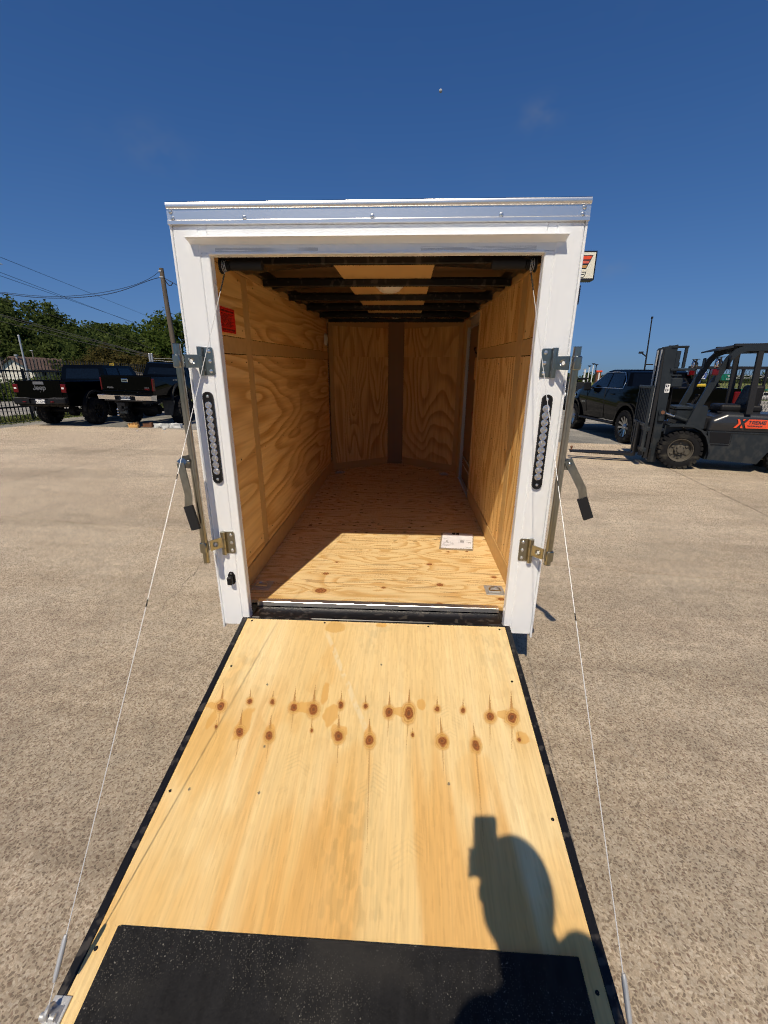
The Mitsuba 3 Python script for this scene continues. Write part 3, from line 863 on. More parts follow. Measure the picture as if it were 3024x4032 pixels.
for s in (-1, 1):
    M = TR @ np.array([[s, 0, 0, s * .93], [0, 1, 0, 1.9], [0, 0, 1, -.0], [0, 0, 0, 1]])
    M[2, 3] = .315
    wheel(f'{CT_}__wheel', M, .31, .18, .19, 5, False, 'm_galv', 'm_galv')
    arc = [(1.9 + .40 * math.cos(t), -.07 + .13 + .36 * math.sin(t)) for t in np.linspace(0, math.pi, 13)]
    poly = Polygon(arc + [(q[0], q[1] - .012) if 0 < i < 12 else q for i, q in reversed(list(enumerate([(1.9 + .385 * math.cos(t), .06 + .345 * math.sin(t)) for t in np.linspace(0, math.pi, 13)])))]).buffer(0)
    tr('fender', extr(poly, s * .802, s * 1.03, 'yz'), 'm_alu')
tr('tongue_jack', cat(cyl((0, 4.5, -.32), (0, 4.5, .42), .025, 12), bx(-.09, .09, 4.42, 4.58, -.325, -.315)), 'm_galv')

# ------------------------------------------------------------------ papers on the trailer floor
FM = TR
q = [np.array(v) for v in ((.429, 1.214), (.677, 1.209), (.625, .877), (.389, .8995))]


def onpaper(u, v):          # u to the right, v towards the viewer
    return (q[0] * (1 - u) + q[1] * u) * (1 - v) + (q[3] * (1 - u) + q[2] * u) * v


def sheet(us, vs, z, bump, m, key):
    V, F = [], []
    nu, nv = 24, 24
    for i in range(nu + 1):
        for j in range(nv + 1):
            u, v = us[0] + (us[1] - us[0]) * i / nu, vs[0] + (vs[1] - vs[0]) * j / nv
            p = onpaper(u, v)
            V.append((p[0], p[1], z + bump * (meshkit.fbm(np.array([u * 3.0, v * 3.0, 1.0]), 3) - .3) + bump * .4 * math.sin(u * 5 + v * 4)))
    for i in range(nu):
        for j in range(nv):
            a = i * (nv + 1) + j
            F += [(a, a + 1, a + nv + 2), (a, a + nv + 2, a + nv + 1)]
    t = tm(V, F); b = t.copy(); b.vertices[:, 2] -= .0004; b.invert()
    put(key, cat(t, b), m, True, FM)


lab('paper_document', 'white printed papers in a clear sleeve lying on the sunlit trailer floor', 'document')
sheet((.05, .97), (.03, .93), ZF + .0035, .004, 'm_paper', 'paper_document__page')
ink = []


def bar(u0, u1, v0, v1):
    P = [onpaper(u, v) for u, v in ((u0, v0), (u1, v0), (u1, v1), (u0, v1))]
    z0, z1 = ZF + .0062, ZF + .0066
    ink.append(hull([(p[0], p[1], z) for p in P for z in (z0, z1)]))


for (u0, u1, v0, v1) in [(.18, .24, .50, .58), (.10, .28, .63, .645), (.10, .16, .68, .69), (.06, .30, .74, .75), (.33, .40, .64, .655), (.34, .42, .69, .70), (.36, .42, .73, .74), (.58, .72, .45, .47), (.60, .72, .50, .56), (.55, .72, .58, .595),
                         (.78, .92, .47, .48), (.78, .94, .56, .575), (.84, .94, .58, .62), (.76, .94, .84, .85), (.80, .94, .87, .89), (.08, .26, .42, .43), (.14, .32, .81, .82)]:
    bar(u0, u1, v0, v1)
put('paper_document__print', cat(ink), 'm_grayink', False, FM)
ink = []
bar(.06, .33, .595, .60); bar(.325, .33, .595, .80); bar(.06, .33, .795, .80)
put('paper_document__stamp_box', cat(ink), 'm_grayink', False, FM)
k = 0
for (u0, u1) in ((.34, .43), (.46, .55)):
    P = [onpaper(u, v) for u, v in ((u0, .055), (u1, .055), (u1, .125), (u0, .125))]
    put('paper_document__clip', hull([(p[0], p[1], ZF + z) for p in P for z in (.004, .012)]), 'm_matte', 30, FM)
sheet((.0, 1.0), (.0, 1.0), ZF + .0015, .001, 'm_sleeve', 'paper_document__sleeve')

# ------------------------------------------------------------------ pickups
def sidehull(prof, w0, w1):
    """convex body: prof = (y, z, half-width) list"""
    return hull([(s * w, y, z) for y, z, w in prof for s in (-1, 1)])


def arch_cut(body, cx, ys, zc, r, depth):
    m = man(body)
    for y in ys:
        for s in (-1, 1):
            c = man(cyl((s * (cx - depth), y, zc), (s * (cx + .4), y, zc), r, 36))
            m = m - c
    return unman(m)


def flare(y, zc, r, x0, x1, t=.05):
    a = np.linspace(-.12, math.pi + .12, 22)
    o = [(y + (r + t) * math.cos(v), zc + (r + t) * math.sin(v)) for v in a]
    i = [(y + r * math.cos(v), zc + r * math.sin(v)) for v in a]
    return extr(Polygon(o + i[::-1]), x0, x1, 'yz')


def wheels(P, M, x, ys, R, w, rim_r, **k):
    for y in ys:
        for s in (-1, 1):
            W = M @ np.array([[s, 0, 0, s * x], [0, 1, 0, y], [0, 0, 1, R * 1.02], [0, 0, 0, 1.0]])
            wheel(P + '__wheel', W, R, w, rim_r, **k)


def plate(P, M, x, y, z, txt, w=.29, h=.135):
    k = put(P + '__licence_plate', bx(x - w / 2, x + w / 2, y - .008, y, z - h / 2, z + h / 2, .003), 'm_plate', 30, M)
    put(k + '__print', cat(wall_text(txt, h * .42, x, y - .0085, z - h * .32), wall_text('TEXAS', h * .17, x, y - .0085, z + h * .24)), 'm_ink', False, M)


# --- soft-edged square pickup with lettered tailgate
P = nk('pickup_truck')
M = place(-10.62, 10.6, 0, 0, .98)
lab(P, 'black square-built pickup at the far left, bold lettering across its tailgate', 'pickup truck', 'black pickups parked on the asphalt')
low = unman(man(bx(-.80, .80, .06, 1.95, .62, 1.375, .03)) + man(bx(-.82, .82, 1.9, 3.95, .60, 1.36, .04)) + man(sidehull([(3.9, .62, .80), (5.05, .70, .62), (3.9, 1.34, .80), (5.05, 1.22, .58), (4.9, 1.27, .60)], 0, 0)))
low = unman(man(low) - man(bx(-.70, .70, .17, 1.85, .95, 1.6)))
low = arch_cut(low, .80, (1.18, 4.32), .50, .52, .36)
put(P + '__body', low, 'm_paint', 30, M)
cab = sidehull([(1.93, 1.35, .80), (3.95, 1.35, .80), (2.0, 1.80, .70), (2.05, 1.86, .68), (3.55, 1.86, .68), (3.62, 1.82, .69)], 0, 0)
put(P + '__cab', cab, 'm_paint', 30, M)
put(P + '__rear_window', hull([(-.60, 1.932, 1.42), (.60, 1.932, 1.42), (-.56, 1.985, 1.74), (.56, 1.985, 1.74), (-.60, 1.95, 1.42), (.60, 1.95, 1.42), (-.56, 2.0, 1.74), (.56, 2.0, 1.74)]), 'm_tint', False, M)
for s in (-1, 1):
    for (a, b, c, d) in ((2.10, 2.70, 2.13, 2.70), (2.78, 3.62, 2.78, 3.42)):
        put(P + '__side_window', hull([(s * (.797 + e), a, 1.40) for e in (0, .006)] + [(s * (.797 + e), b, 1.40) for e in (0, .006)] + [(s * (.708 + e), c, 1.77) for e in (0, .006)] + [(s * (.708 + e), d, 1.77) for e in (0, .006)]), 'm_tint', False, M)
k = put(P + '__tailgate', bx(-.66, .66, .035, .075, .86, 1.375, .012), 'm_paint', 30, M)
put(k + '__handle', cat(bx(-.165, .165, .018, .04, 1.245, 1.335, .01), bx(-.12, .12, .008, .02, 1.265, 1.282, .004)), 'm_badge', 30, M)
put(k + '__lettering', wall_text('Jeep', .125, 0.0, .034, 1.10), 'm_badge', False, M)
put(k + '__badge', extr([(.0, 1.05), (.035, 1.05), (.02, 1.03)], .030, .036, 'xz'), 'm_badge', False, M)
for s in (-1, 1):
    k = put(P + '__tail_lamp', bx(*sorted((s * .665, s * .815)), .02, .085, 1.02, 1.265, .015), 'm_redlens', 30, M)
    put(k + '__reverse_lens', bx(*sorted((s * .70, s * .775)), .012, .021, 1.125, 1.175, .004), 'm_whitelens', 30, M)
b = put(P + '__bumper', unman(man(bx(-.80, .80, -.09, .10, .69, .865, .03)) - man(bx(-.30, .30, -.12, -.04, .70, .85))), 'm_gasket', 30, M)
put(b + '__top_pad', cat(bx(-.79, -.36, -.085, .06, .866, .874, .002), bx(.36, .79, -.085, .06, .866, .874, .002)), 'm_badge', 30, M)
for s in (-1, 1):
    put(b + '__tow_hook', cat(bx(s * .43 - .05, s * .43 + .05, -.13, -.085, .745, .775, .008)), 'm_redlens', 30, M)
plate(P, M, .01, -.045, .775, 'TRJ-6787')
for y in (1.18, 4.32):
    for s in (-1, 1):
        put(P + '__fender_flare', flare(y, .50, .52, s * .80, s * .90, .06), 'm_gasket', 30, M)
put(P + '__axle', cat(cyl((-.7, 1.18, .42), (.7, 1.18, .42), .06, 12), lathe([(.001, -.16), (.14, -.10), (.15, .10), (.001, .16)], 16, 'x').apply_translation((.05, 1.18, .40)), bx(-.45, -.36, .2, 4.8, .58, .68), bx(.36, .45, .2, 4.8, .58, .68), cyl((-.7, 4.32, .42), (.7, 4.32, .42), .06, 12)), 'm_matte', 30, M)
wheels(P, M, .76, (1.18, 4.32), .41, .30, .22, spokes=8, rim='m_matte', hub='m_gasket')

# --- lifted pickup with chrome bumper
P = nk('pickup_truck')
M = place(-8.02, 10.66, 0, 0, .98) @ roty(math.radians(1.6), (0, 0, .8))
lab(P, 'black lifted pickup with chrome rear bumper and chrome tailgate handle', 'pickup truck', 'black pickups parked on the asphalt')
low = unman(man(sidehull([(.06, .98, .78), (.06, 1.52, .765), (2.2, .98, .83), (2.2, 1.52, .78), (1.0, 1.25, .84), (2.2, 1.25, .86)], 0, 0)) + man(sidehull([(2.2, .84, .83), (4.4, .84, .83), (2.2, 1.25, .86), (4.4, 1.25, .86), (2.2, 1.52, .79), (4.4, 1.50, .79)], 0, 0))
            + man(sidehull([(4.3, .86, .82), (5.5, .92, .72), (4.3, 1.48, .78), (5.5, 1.36, .68)], 0, 0)))
low = unman(man(low) - man(bx(-.70, .70, .16, 2.08, 1.15, 1.8)))
low = arch_cut(low, .83, (1.48, 4.75), .74, .55, .38)
put(P + '__body', low, 'm_paint', 30, M)
put(P + '__cab', sidehull([(2.2, 1.50, .78), (4.35, 1.49, .78), (2.32, 1.93, .64), (2.42, 1.975, .60), (3.55, 1.975, .60), (3.68, 1.93, .64)], 0, 0), 'm_paint', 30, M)
put(P + '__rear_window', hull([(-.60, 2.212, 1.57), (.60, 2.212, 1.57), (-.52, 2.306, 1.87), (.52, 2.306, 1.87), (-.60, 2.24, 1.57), (.60, 2.24, 1.57), (-.52, 2.33, 1.87), (.52, 2.33, 1.87)]), 'm_tint', False, M)
for s in (-1, 1):
    for (a, b, c, d) in ((2.42, 3.05, 2.50, 3.05), (3.12, 4.05, 3.12, 3.62)):
        put(P + '__side_window', hull([(s * (x + e), y, z) for x, y, z in ((.774, a, 1.54), (.774, b, 1.54), (.665, c, 1.88), (.665, d, 1.88)) for e in (0, .006)]), 'm_tint', False, M)
k = put(P + '__tailgate', unman(man(bx(-.755, .755, .03, .08, 1.10, 1.535, .015)) + man(bx(-.755, .755, .02, .06, 1.06, 1.095, .01))), 'm_paint', 30, M)
put(k + '__handle', cat(bx(-.135, .065, .008, .032, 1.335, 1.44, .014)), 'm_chrome', 30, M)
put(k + '__handle_grip', cat(bx(-.10, .045, .002, .010, 1.375, 1.405, .003)), 'm_matte', 30, M)
put(k + '__lettering', wall_text('SIERRA', .040, -.50, .028, 1.155), 'm_badge', False, M)
put(k + '__badge', cat(wall_text('GMC', .045, .62, .028, 1.135)), 'm_redlens', False, M)
put(k + '__badge', cat(wall_text('2500 HD', .026, .61, .028, 1.185)), 'm_badge', False, M)
b = put(P + '__bumper', unman(man(sidehull([(-.12, .84, .80), (-.12, .98, .82), (.10, .82, .84), (.10, .985, .85), (-.145, .965, .815)], 0, 0)) - man(bx(-.30, .32, -.2, -.05, .83, .955))), 'm_chrome', 30, M)
put(b + '__step_pad', cat(bx(-.62, .55, -.145, -.06, .795, .835, .012), bx(-.30, .32, -.055, -.045, .83, .955)), 'm_gasket', 30, M)
plate(P, M, -.02, -.062, .905, '802-4147')
put(P + '__hitch', cat(bx(-.27, -.05, -.10, .10, .64, .76, .01), bx(-.19, -.12, -.16, -.02, .50, .66, .006), bx(-.10, -.04, -.18, .10, .53, .58)), 'm_gasket', 30, M)
for z in (.40, .48, .56):
    put(P + '__hitch_ball', trimesh.creation.icosphere(2, .030 if z != .48 else .022).apply_translation((-.245, -.16, z)), 'm_chrome', True, M)
for s in (-1, 1):
    put(P + '__tail_lamp', bx(*sorted((s * .765, s * .80)), .04, .16, 1.10, 1.46, .012), 'm_redlens', 30, M)
    put(P + '__mud_flap', hull([(s * x, y, z) for x, z in ((.58, .80), (.98, .80), (.60, .34), (.86, .34)) for y in (.86, .875)]), 'm_fpaint', False, M)
    put(P + '__side_marker', bx(*sorted((s * .842, s * .852)), 1.98, 2.06, 1.03, 1.055, .004), 'm_whitelens', 30, M)
    put(P + '__door_handle', bx(*sorted((s * .845, s * .872)), 2.62, 2.80, 1.37, 1.41, .008), 'm_chrome', 30, M)
    put(P + '__side_badge', wall_text('Z71 4x4', .05, s * .853, 1.25, 1.40, (0, 1 * s, 0), (0, 0, 1)), 'm_badge', False, M)
    for y in (1.48, 4.75):
        put(P + '__fender_flare', flare(y, .74, .55, s * .82, s * .90, .05), 'm_gasket', 30, M)
put(P + '__axle', cat(cyl((-.8, 1.48, .46), (.8, 1.48, .46), .065, 12), lathe([(.001, -.18), (.15, -.11), (.16, .11), (.001, .18)], 16, 'x').apply_translation((0, 1.48, .46)), bx(-.48, -.38, .1, 5.2, .72, .84), bx(.38, .48, .1, 5.2, .72, .84), cyl((-.8, 4.75, .46), (.8, 4.75, .46), .065, 12)), 'm_matte', 30, M)
wheels(P, M, .88, (1.48, 4.75), .45, .34, .25, spokes=8, rim='m_matte', hub='m_gasket')

# --- crew cab behind the forklift
P = nk('pickup_truck')
M = place(6.36, 7.75, 0, math.radians(1.0), .98)
lab(P, 'glossy black crew-cab pickup with chrome spoked wheels standing behind the forklift', 'pickup truck', 'black pickups parked on the asphalt')
low = unman(man(sidehull([(.08, .56, .86), (.08, 1.34, .84), (1.9, .52, .88), (1.9, 1.36, .85), (.9, 1.0, .92), (1.9, 1.0, .92)], 0, 0)) + man(sidehull([(1.8, .48, .88), (4.2, .48, .88), (1.8, 1.0, .92), (4.2, 1.0, .92), (1.8, 1.30, .86), (4.2, 1.30, .86)], 0, 0))
            + man(sidehull([(4.0, .52, .89), (5.05, .58, .86), (5.32, .62, .66), (4.0, 1.28, .86), (5.0, 1.14, .80), (5.25, 1.06, .62), (4.5, .95, .92)], 0, 0)))
low = unman(man(low) - man(bx(-.76, .76, .16, 1.42, .92, 1.8)))
low = arch_cut(low, .88, (1.26, 4.52), .42, .49, .36)
put(P + '__body', low, 'm_paint', 35, M)
put(P + '__cab', unman(man(sidehull([(1.55, 1.27, .86), (3.75, 1.27, .86), (1.75, 1.68, .72), (1.9, 1.755, .66), (2.75, 1.765, .66), (2.95, 1.73, .69)], 0, 0)) + man(sidehull([(3.6, 1.20, .80), (4.1, 1.24, .78), (3.6, 1.30, .80), (3.78, 1.31, .78)], 0, 0))), 'm_paint', 35, M)
put(P + '__rear_window', hull([(x * s, y + e, z) for s in (-1, 1) for x, y, z in ((.72, 1.575, 1.32), (.64, 1.742, 1.66)) for e in (-.006, .02)]), 'm_tint', False, M)
put(P + '__brake_lamp', bx(-.12, .12, 1.80, 1.84, 1.695, 1.715, .004), 'm_redlens', 30, M)
for s in (-1, 1):
    for (a, b, c, d) in ((1.78, 2.54, 1.90, 2.54), (2.60, 3.52, 2.60, 2.95)):
        put(P + '__side_window', hull([(s * (x + e), y, z) for x, y, z in ((.853, a, 1.31), (.853, b, 1.31), (.738, c, 1.66), (.738, d, 1.67)) for e in (-.002, .006)]), 'm_tint', False, M)
    fr = [(s * .868, 1.70, 1.295), (s * .866, 2.6, 1.292), (s * .864, 3.60, 1.295), (s * .742, 2.98, 1.69), (s * .738, 2.4, 1.70), (s * .738, 1.95, 1.69), (s * .80, 1.72, 1.50), (s * .868, 1.70, 1.295)]
    put(P + '__window_trim', tube(fr, .009, 6), 'm_chrome', True, M)
    k = put(P + '__mirror', bx(*sorted((s * .93, s * 1.12)), 3.42, 3.52, 1.20, 1.44, .03), 'm_gasket', 30, M)
    put(k + '__arm', bx(*sorted((s * .84, s * .95)), 3.44, 3.50, 1.26, 1.31), 'm_gasket', 30, M)
    put(P + '__headlamp', hull([(s * .905, 4.55, 1.06), (s * .90, 4.55, .98), (s * .86, 5.03, 1.05), (s * .86, 5.03, .93), (s * .72, 5.24, 1.02), (s * .72, 5.24, .92), (s * .86, 4.7, 1.10)]), 'm_lens', 30, M)
    put(P + '__tail_lamp', bx(*sorted((s * .70, s * .875)), .055, .20, .98, 1.28, .02), 'm_redlens', 30, M)
    for y in (2.05, 3.02):
        put(P + '__door_handle', bx(*sorted((s * .885, s * .915)), y, y + .20, 1.13, 1.165, .008), 'm_paint', 30, M)
    put(P + '__door_seam', cat(bx(*sorted((s * .905, s * .921)), 2.545, 2.553, .52, 1.29), bx(*sorted((s * .905, s * .921)), 3.66, 3.668, .60, 1.24)), 'm_matte', False, M)
    put(P + '__side_badge', wall_text('LIMITED', .045, s * .921, 3.86, .86, (0, 1 * s, 0), (0, 0, 1)), 'm_rivet', False, M)
    put(P + '__running_board', bx(*sorted((s * .80, s * 1.0)), 1.80, 3.95, .40, .455, .02), 'm_gasket', 30, M)
    for y in (1.26, 4.52):
        put(P + '__fender_flare', flare(y, .42, .49, s * .87, s * .945, .05), 'm_paint', 35, M)
put(P + '__tailgate', bx(-.70, .70, .05, .10, .72, 1.345, .015), 'm_paint', 30, M)
put(P + '__bumper', bx(-.88, .88, -.06, .12, .52, .70, .03), 'm_chrome', 30, M)
put(P + '__axle', cat(cyl((-.7, 1.26, .38), (.7, 1.26, .38), .06, 12), cyl((-.7, 4.52, .38), (.7, 4.52, .38), .06, 12), bx(-.5, .5, .2, 4.9, .42, .56)), 'm_matte', 30, M)
wheels(P, M, .80, (1.26, 4.52), .385, .30, .265, spokes=11, rim='m_gasket', hub='m_wheelrim')
# tools lying on the bed rail
K = 'tool_pile'
lab(K, 'yellow and dark hand tools heaped on the bed of the glossy crew-cab pickup', 'tools')
put(K, cat(bx(-.25, .25, .45, .95, 1.0, 1.36, .04), cyl((-.1, .4, 1.40), (.35, .7, 1.42), .025, 8), cyl((-.35, .5, 1.38), (.1, .8, 1.46), .02, 8)), 'm_iron', 30, M)
put(K + '__yellow_case', cat(bx(.10, .32, .42, .56, 1.36, 1.43, .02)), 'm_yellow', 30, M)

# ------------------------------------------------------------------ forklift: u to its rear, w away from the camera, z up
P = nk('forklift')
ya = math.radians(-16)
M = place(4.86, 5.72, 0, ya)
lab(P, 'dark grey forklift with orange company decal on its hood and forks lowered towards the trailer', 'forklift')
W_ = .98


def fk(part, mesh, m, smooth=30):
    return put(f'{P}__{part}', mesh, m, smooth, M)


# chassis
side = Polygon([(.40, .19), (1.15, .155), (1.30, .43), (1.62, .44), (1.72, .30), (2.05, .28), (2.12, .70), (1.9, .665), (.365, .665), (.43, .45)])
fk('chassis', extr(side, .03, W_ - .03, 'xz'), 'm_fpaint')
fk('chassis__step_recess', cat(extr([(.43, .470), (.70, .470), (.70, .652), (.40, .652)], .024, .0295, 'xz')), 'm_gasket', False)
fk('chassis__step_plate', bx(.42, .705, .010, .12, .452, .466, .003), 'm_fpaint')
fk('chassis__seam', cat(bx(.43, 1.28, .0245, .0295, .642, .650), bx(.715, .72, .0245, .0295, .46, .64)), 'm_matte', False)
# hood over the battery, rounded
hood = []
for (u, w, z, r) in [(.46, .14, .80, .10), (.62, .14, .885, .09), (2.0, .14, .86, .09), (.46, W_ - .14, .80, .10), (.62, W_ - .14, .885, .09), (2.0, W_ - .14, .86, .09), (.42, .12, .70, .06), (2.05, .12, .70, .06), (.42, W_ - .12, .70, .06), (2.05, W_ - .12, .70, .06)]:
    s = trimesh.creation.icosphere(3, r).apply_translation((u, w, z)); hood.append(np.asarray(s.vertices))
hm = hull(np.vstack(hood))
fk('hood', hm, 'm_gasketpaint', True)
fk('hood__front_panel', bx(.30, .46, .12, W_ - .12, .67, .90, .03), 'm_gasket')
fk('counterweight', hull([(1.55, w, z) for w in (.03, W_ - .03) for z in (.66, .90)] + [(2.12, w, z) for w in (.12, W_ - .12) for z in (.40, .93)] + [(2.0, w, .95) for w in (.1, W_ - .1)]), 'm_fpaint')
# decal: orange X and arrow with the firm's name
dec = [[(.742, .877), (.772, .877), (.800, .818), (.800, .806), (.748, .735), (.712, .735), (.768, .810)], [(.824, .877), (.858, .877), (.833, .850), (.824, .850), (.818, .862)], [(.818, .788), (.824, .770), (.838, .735), (.805, .735), (.800, .752)],
       [(.900, .877), (1.62, .877), (1.62, .735), (.878, .735), (.850, .808)]]
yw = .0345
dk = fk('decal', cat([extr(Polygon(q), yw - .004, yw + .004, 'xz') for q in dec]), 'm_orange', False)
fk('decal__lettering', cat(wall_text('TREME', .052, .895, yw - .005, .803, (1, 0, 0), (.12, 0, 1), False), wall_text('TRAILER SALES', .020, .885, yw - .005, .762, (1, 0, 0), (.12, 0, 1), False)), 'm_ink', False)
# seat
fk('seat', hull(np.vstack([np.asarray(trimesh.creation.icosphere(2, .05).apply_translation((u, w, z)).vertices) for u in (.58, 1.08) for w in (.28, .70) for z in (1.02, 1.05)])), 'm_gasket', True)
fk('seat__backrest', hull(np.vstack([np.asarray(trimesh.creation.icosphere(2, .05).apply_translation((u, w, z)).vertices) for u, z in ((.93, 1.10), (1.02, 1.10), (1.0, 1.36), (1.06, 1.36)) for w in (.30, .68)])), 'm_gasket', True)
fk('seat__suspension', cat(bx(.62, 1.05, .30, .68, .955, 1.0), bx(.50, 1.1, .22, .26, .965, .985), bx(.50, 1.1, .72, .76, .965, .985)), 'm_iron')
# cowl, dash and floor
fk('cowl', cat(hull([(.10, w, .70) for w in (.04, W_ - .04)] + [(.30, w, .70) for w in (.04, W_ - .04)] + [(.20, w, 1.07) for w in (.04, W_ - .04)] + [(.285, w, 1.075) for w in (.04, W_ - .04)] + [(.305, w, 1.04) for w in (.04, W_ - .04)]), bx(.28, .60, .05, W_ - .05, .62, .655)), 'm_fpaint')
fk('dashboard', cat(bx(-.10, .14, .20, W_ - .14, .84, .99, .01), bx(-.12, .13, .18, W_ - .12, 1.0, 1.05, .01), bx(-.06, .16, .25, W_ - .2, .74, .82, .01)), 'm_fpaint')
ang = np.linspace(0, 2 * math.pi, 21)
fk('steering_wheel', cat(tube([(.37 + .07 * math.cos(t), .36 + .15 * math.sin(t), 1.34 + .11 * math.cos(t)) for t in ang], .014, 8, False), cyl((.37, .36, 1.34), (.20, .36, 1.05), .02, 10), bx(.33, .41, .33, .39, 1.325, 1.345)), 'm_matte')
fk('steering_wheel__knob', trimesh.creation.icosphere(2, .025).apply_translation((.43, .22, 1.40)), 'm_matte', True)
for i in range(3):
    fk('lever', cat(cyl((.24, .62 + .07 * i, 1.05), (.30, .62 + .07 * i, 1.22), .008, 8), trimesh.creation.icosphere(1, .020).apply_translation((.30, .62 + .07 * i, 1.23))), 'm_matte')
# overhead guard: bent legs, rear posts, roof
for w in (.05, W_ - .05):
    path = [(.06, .70), (.16, 1.06), (.28, 1.42), (.39, 1.70), (.44, 1.82), (.52, 1.92), (.64, 1.972), (1.55, 1.985)]
    pp = Polygon(sbox(0, 0, 1, 1))
    from shapely.geometry import LineString
    leg = LineString([(a, b) for a, b in path]).buffer(.045, cap_style=2, join_style=1)
    fk('guard_leg', extr(leg, w - .035, w + .035, 'xz'), 'm_fpaint')
    fk('guard_post', hull([(u, w + e, z) for u, z in ((.83, .96), (.92, .96), (.795, 1.93), (.865, 1.93)) for e in (-.03, .03)]), 'm_iron')
fk('guard_roof', cat([bx(.60 + .13 * i, .66 + .13 * i, .08, W_ - .08, 1.985, 2.02) for i in range(8)] + [bx(.48, 1.6, w - .03, w + .03, 2.0, 2.045, .006) for w in (.10, W_ - .10)]), 'm_iron')
fk('guard_roof__visor', hull([(.28, w, z) for w in (.10, W_ - .06) for z in (1.94, 1.965)] + [(.55, w, z) for w in (.10, W_ - .06) for z in (2.0, 2.04)] + [(.60, w, 2.05) for w in (.10, W_ - .06)]), 'm_iron')
fk('guard_roof__light', cyl((.38, .5, 1.93), (.38, .5, 1.97), .035, 12), 'm_matte')
fk('guard_roof__cord', cyl((.66, .3, 1.86), (.66, .3, 1.97), .003, 6), 'm_matte')
# work lights on the guard legs with red turn lamps below
for w, u in ((-.02, .28), (W_ - .12, .20)):
    k = fk('work_light', lathe([(.001, .05), (.045, .045), (.072, .01), (.075, -.02), (.070, -.03)], 20, 'x').apply_translation((u, w, 1.745)), 'm_chrome', 40)
    kn = k[len(P) + 2:]
    fk(kn + '__bracket', cat(bx(u - .012, u + .012, w - .088, w - .080, 1.67, 1.84), bx(u - .012, u + .012, w + .080, w + .088, 1.67, 1.84), bx(u - .03, u + .05, w - .088, w + .088, 1.835, 1.843)), 'm_iron')
    fk(kn + '__turn_lamp', bx(u - .07, u + .02, w - .06, w + .06, 1.56, 1.655, .015), 'm_redlens')
    fk(kn + '__mirror', bx(u + .13, u + .145, w - .08, w + .06, 1.66, 1.86, .01), 'm_iron')
# mast: nested rails
for w in (.20, W_ - .34):
    k = fk('mast_rail', cat(extr([(-.27, .07), (-.36, .07), (-.455, 2.02), (-.268, 2.05)], w, w + .05, 'xz')), 'm_fpaint')
    fk(k[len(P) + 2:] + '__inner_channel', cat(bx(-.40, -.33, w + .008, w + .044, .06, 2.04, .004), bx(-.47, -.415, w + .012, w + .05, .12, 2.0, .004)), 'm_iron')
fk('mast_sticker', bx(-.345, -.272, .196, .1995, 1.275, 1.42), 'm_plate', False)
fk('mast_sticker__print', cat([b for z in (1.30, 1.37) for b in (bx(-.335, -.318, .1945, .1958, z, z + .04), bx(-.335, -.30, .1945, .1958, z - .004, z + .002), bx(-.308, -.288, .1945, .1958, z + .008, z + .03), bx(-.301, -.295, .1945, .1958, z, z + .04))]), 'm_ink', False)
fk('mast_crossbar', cat(bx(-.36, -.28, .20, W_ - .29, 1.93, 2.0, .006), bx(-.40, -.30, .20, W_ - .29, 1.20, 1.30, .006), bx(-.40, -.30, .20, W_ - .29, .30, .40, .006)), 'm_fpaint')
fk('mast_bracket', cat(bx(-.36, -.11, .18, .26, 1.998, 2.03, .004), bx(-.155, -.115, .19, .25, 1.68, 2.0, .004), bx(-.32, .03, .16, .24, 1.635, 1.675, .004), bx(-.29, -.14, .18, .24, 1.545, 1.57, .004), bx(-.27, -.21, .19, .25, 1.68, 1.95, .004), bx(-.28, -.10, .18, .26, 1.36, 1.52, .02)), 'm_fpaint')
for i in range(6):
    fk('mast_hose', tube([(-.25 + .012 * (i % 2), .30 + .035 * i, 1.90), (-.19 + .02 * math.sin(i), .30 + .03 * i, 1.75), (-.22, .30 + .03 * i, 1.5), (-.21 + .015 * math.cos(i), .30 + .03 * i, 1.1), (-.20, .32 + .02 * i, .8)], .011, 7), 'm_gasket', True)
for w in (.40, .52):
    fk('lift_cylinder', cat(cyl((-.37, w, .10), (-.41, w, 1.30), .032, 14), cyl((-.41, w, 1.30), (-.44, w, 1.98), .02, 12)), 'm_iron')
for i, w in enumerate((.31, .35, .57, .61)):
    fk('lift_chain', bx(-.478, -.462, w, w + .022, .55, 1.98), 'm_galv', False)
# carriage with load backrest
fk('carriage', cat(bx(-.56, -.49, .02, W_ - .02, .62, .70, .008), bx(-.56, -.49, .02, W_ - .02, .26, .33, .008), bx(-.55, -.48, .26, .34, .16, .76), bx(-.55, -.48, .62, .70, .16, .76)), 'm_fpaint')
lbk = fk('load_backrest', cat(bx(-.585, -.545, .0, .045, .30, 1.39, .005), bx(-.585, -.545, W_ - .05, W_ - .005, .30, 1.39, .005), bx(-.59, -.54, .0, W_, 1.345, 1.39, .006), bx(-.59, -.54, .0, W_, .70, .76, .006)), 'm_fpaint')
for i in range(6):
    fk(lbk[len(P) + 2:] + '__bar', bx(-.58, -.555, .14 + .125 * i, .17 + .125 * i, .76, 1.345), 'm_fpaint', False)
for w in (.43, .60):
    sh = Polygon([(-.61, .74), (-.565, .74), (-.565, .13), (-.61, .115), (-1.60, .128), (-1.70, .134), (-1.70, .142), (-1.60, .148), (-.635, .165), (-.61, .20)])
    fk('fork', extr(sh, w, w + .10, 'xz'), 'm_iron')
fk('tow_ball', cat(trimesh.creation.icosphere(2, .026).apply_translation((-1.66, .65, .20)), cyl((-1.66, .65, .10), (-1.66, .65, .20), .013, 10), cyl((-1.66, .65, .145), (-1.66, .65, .158), .022, 12), cyl((-1.66, .65, .095), (-1.66, .65, .118), .022, 6)), 'm_rust')
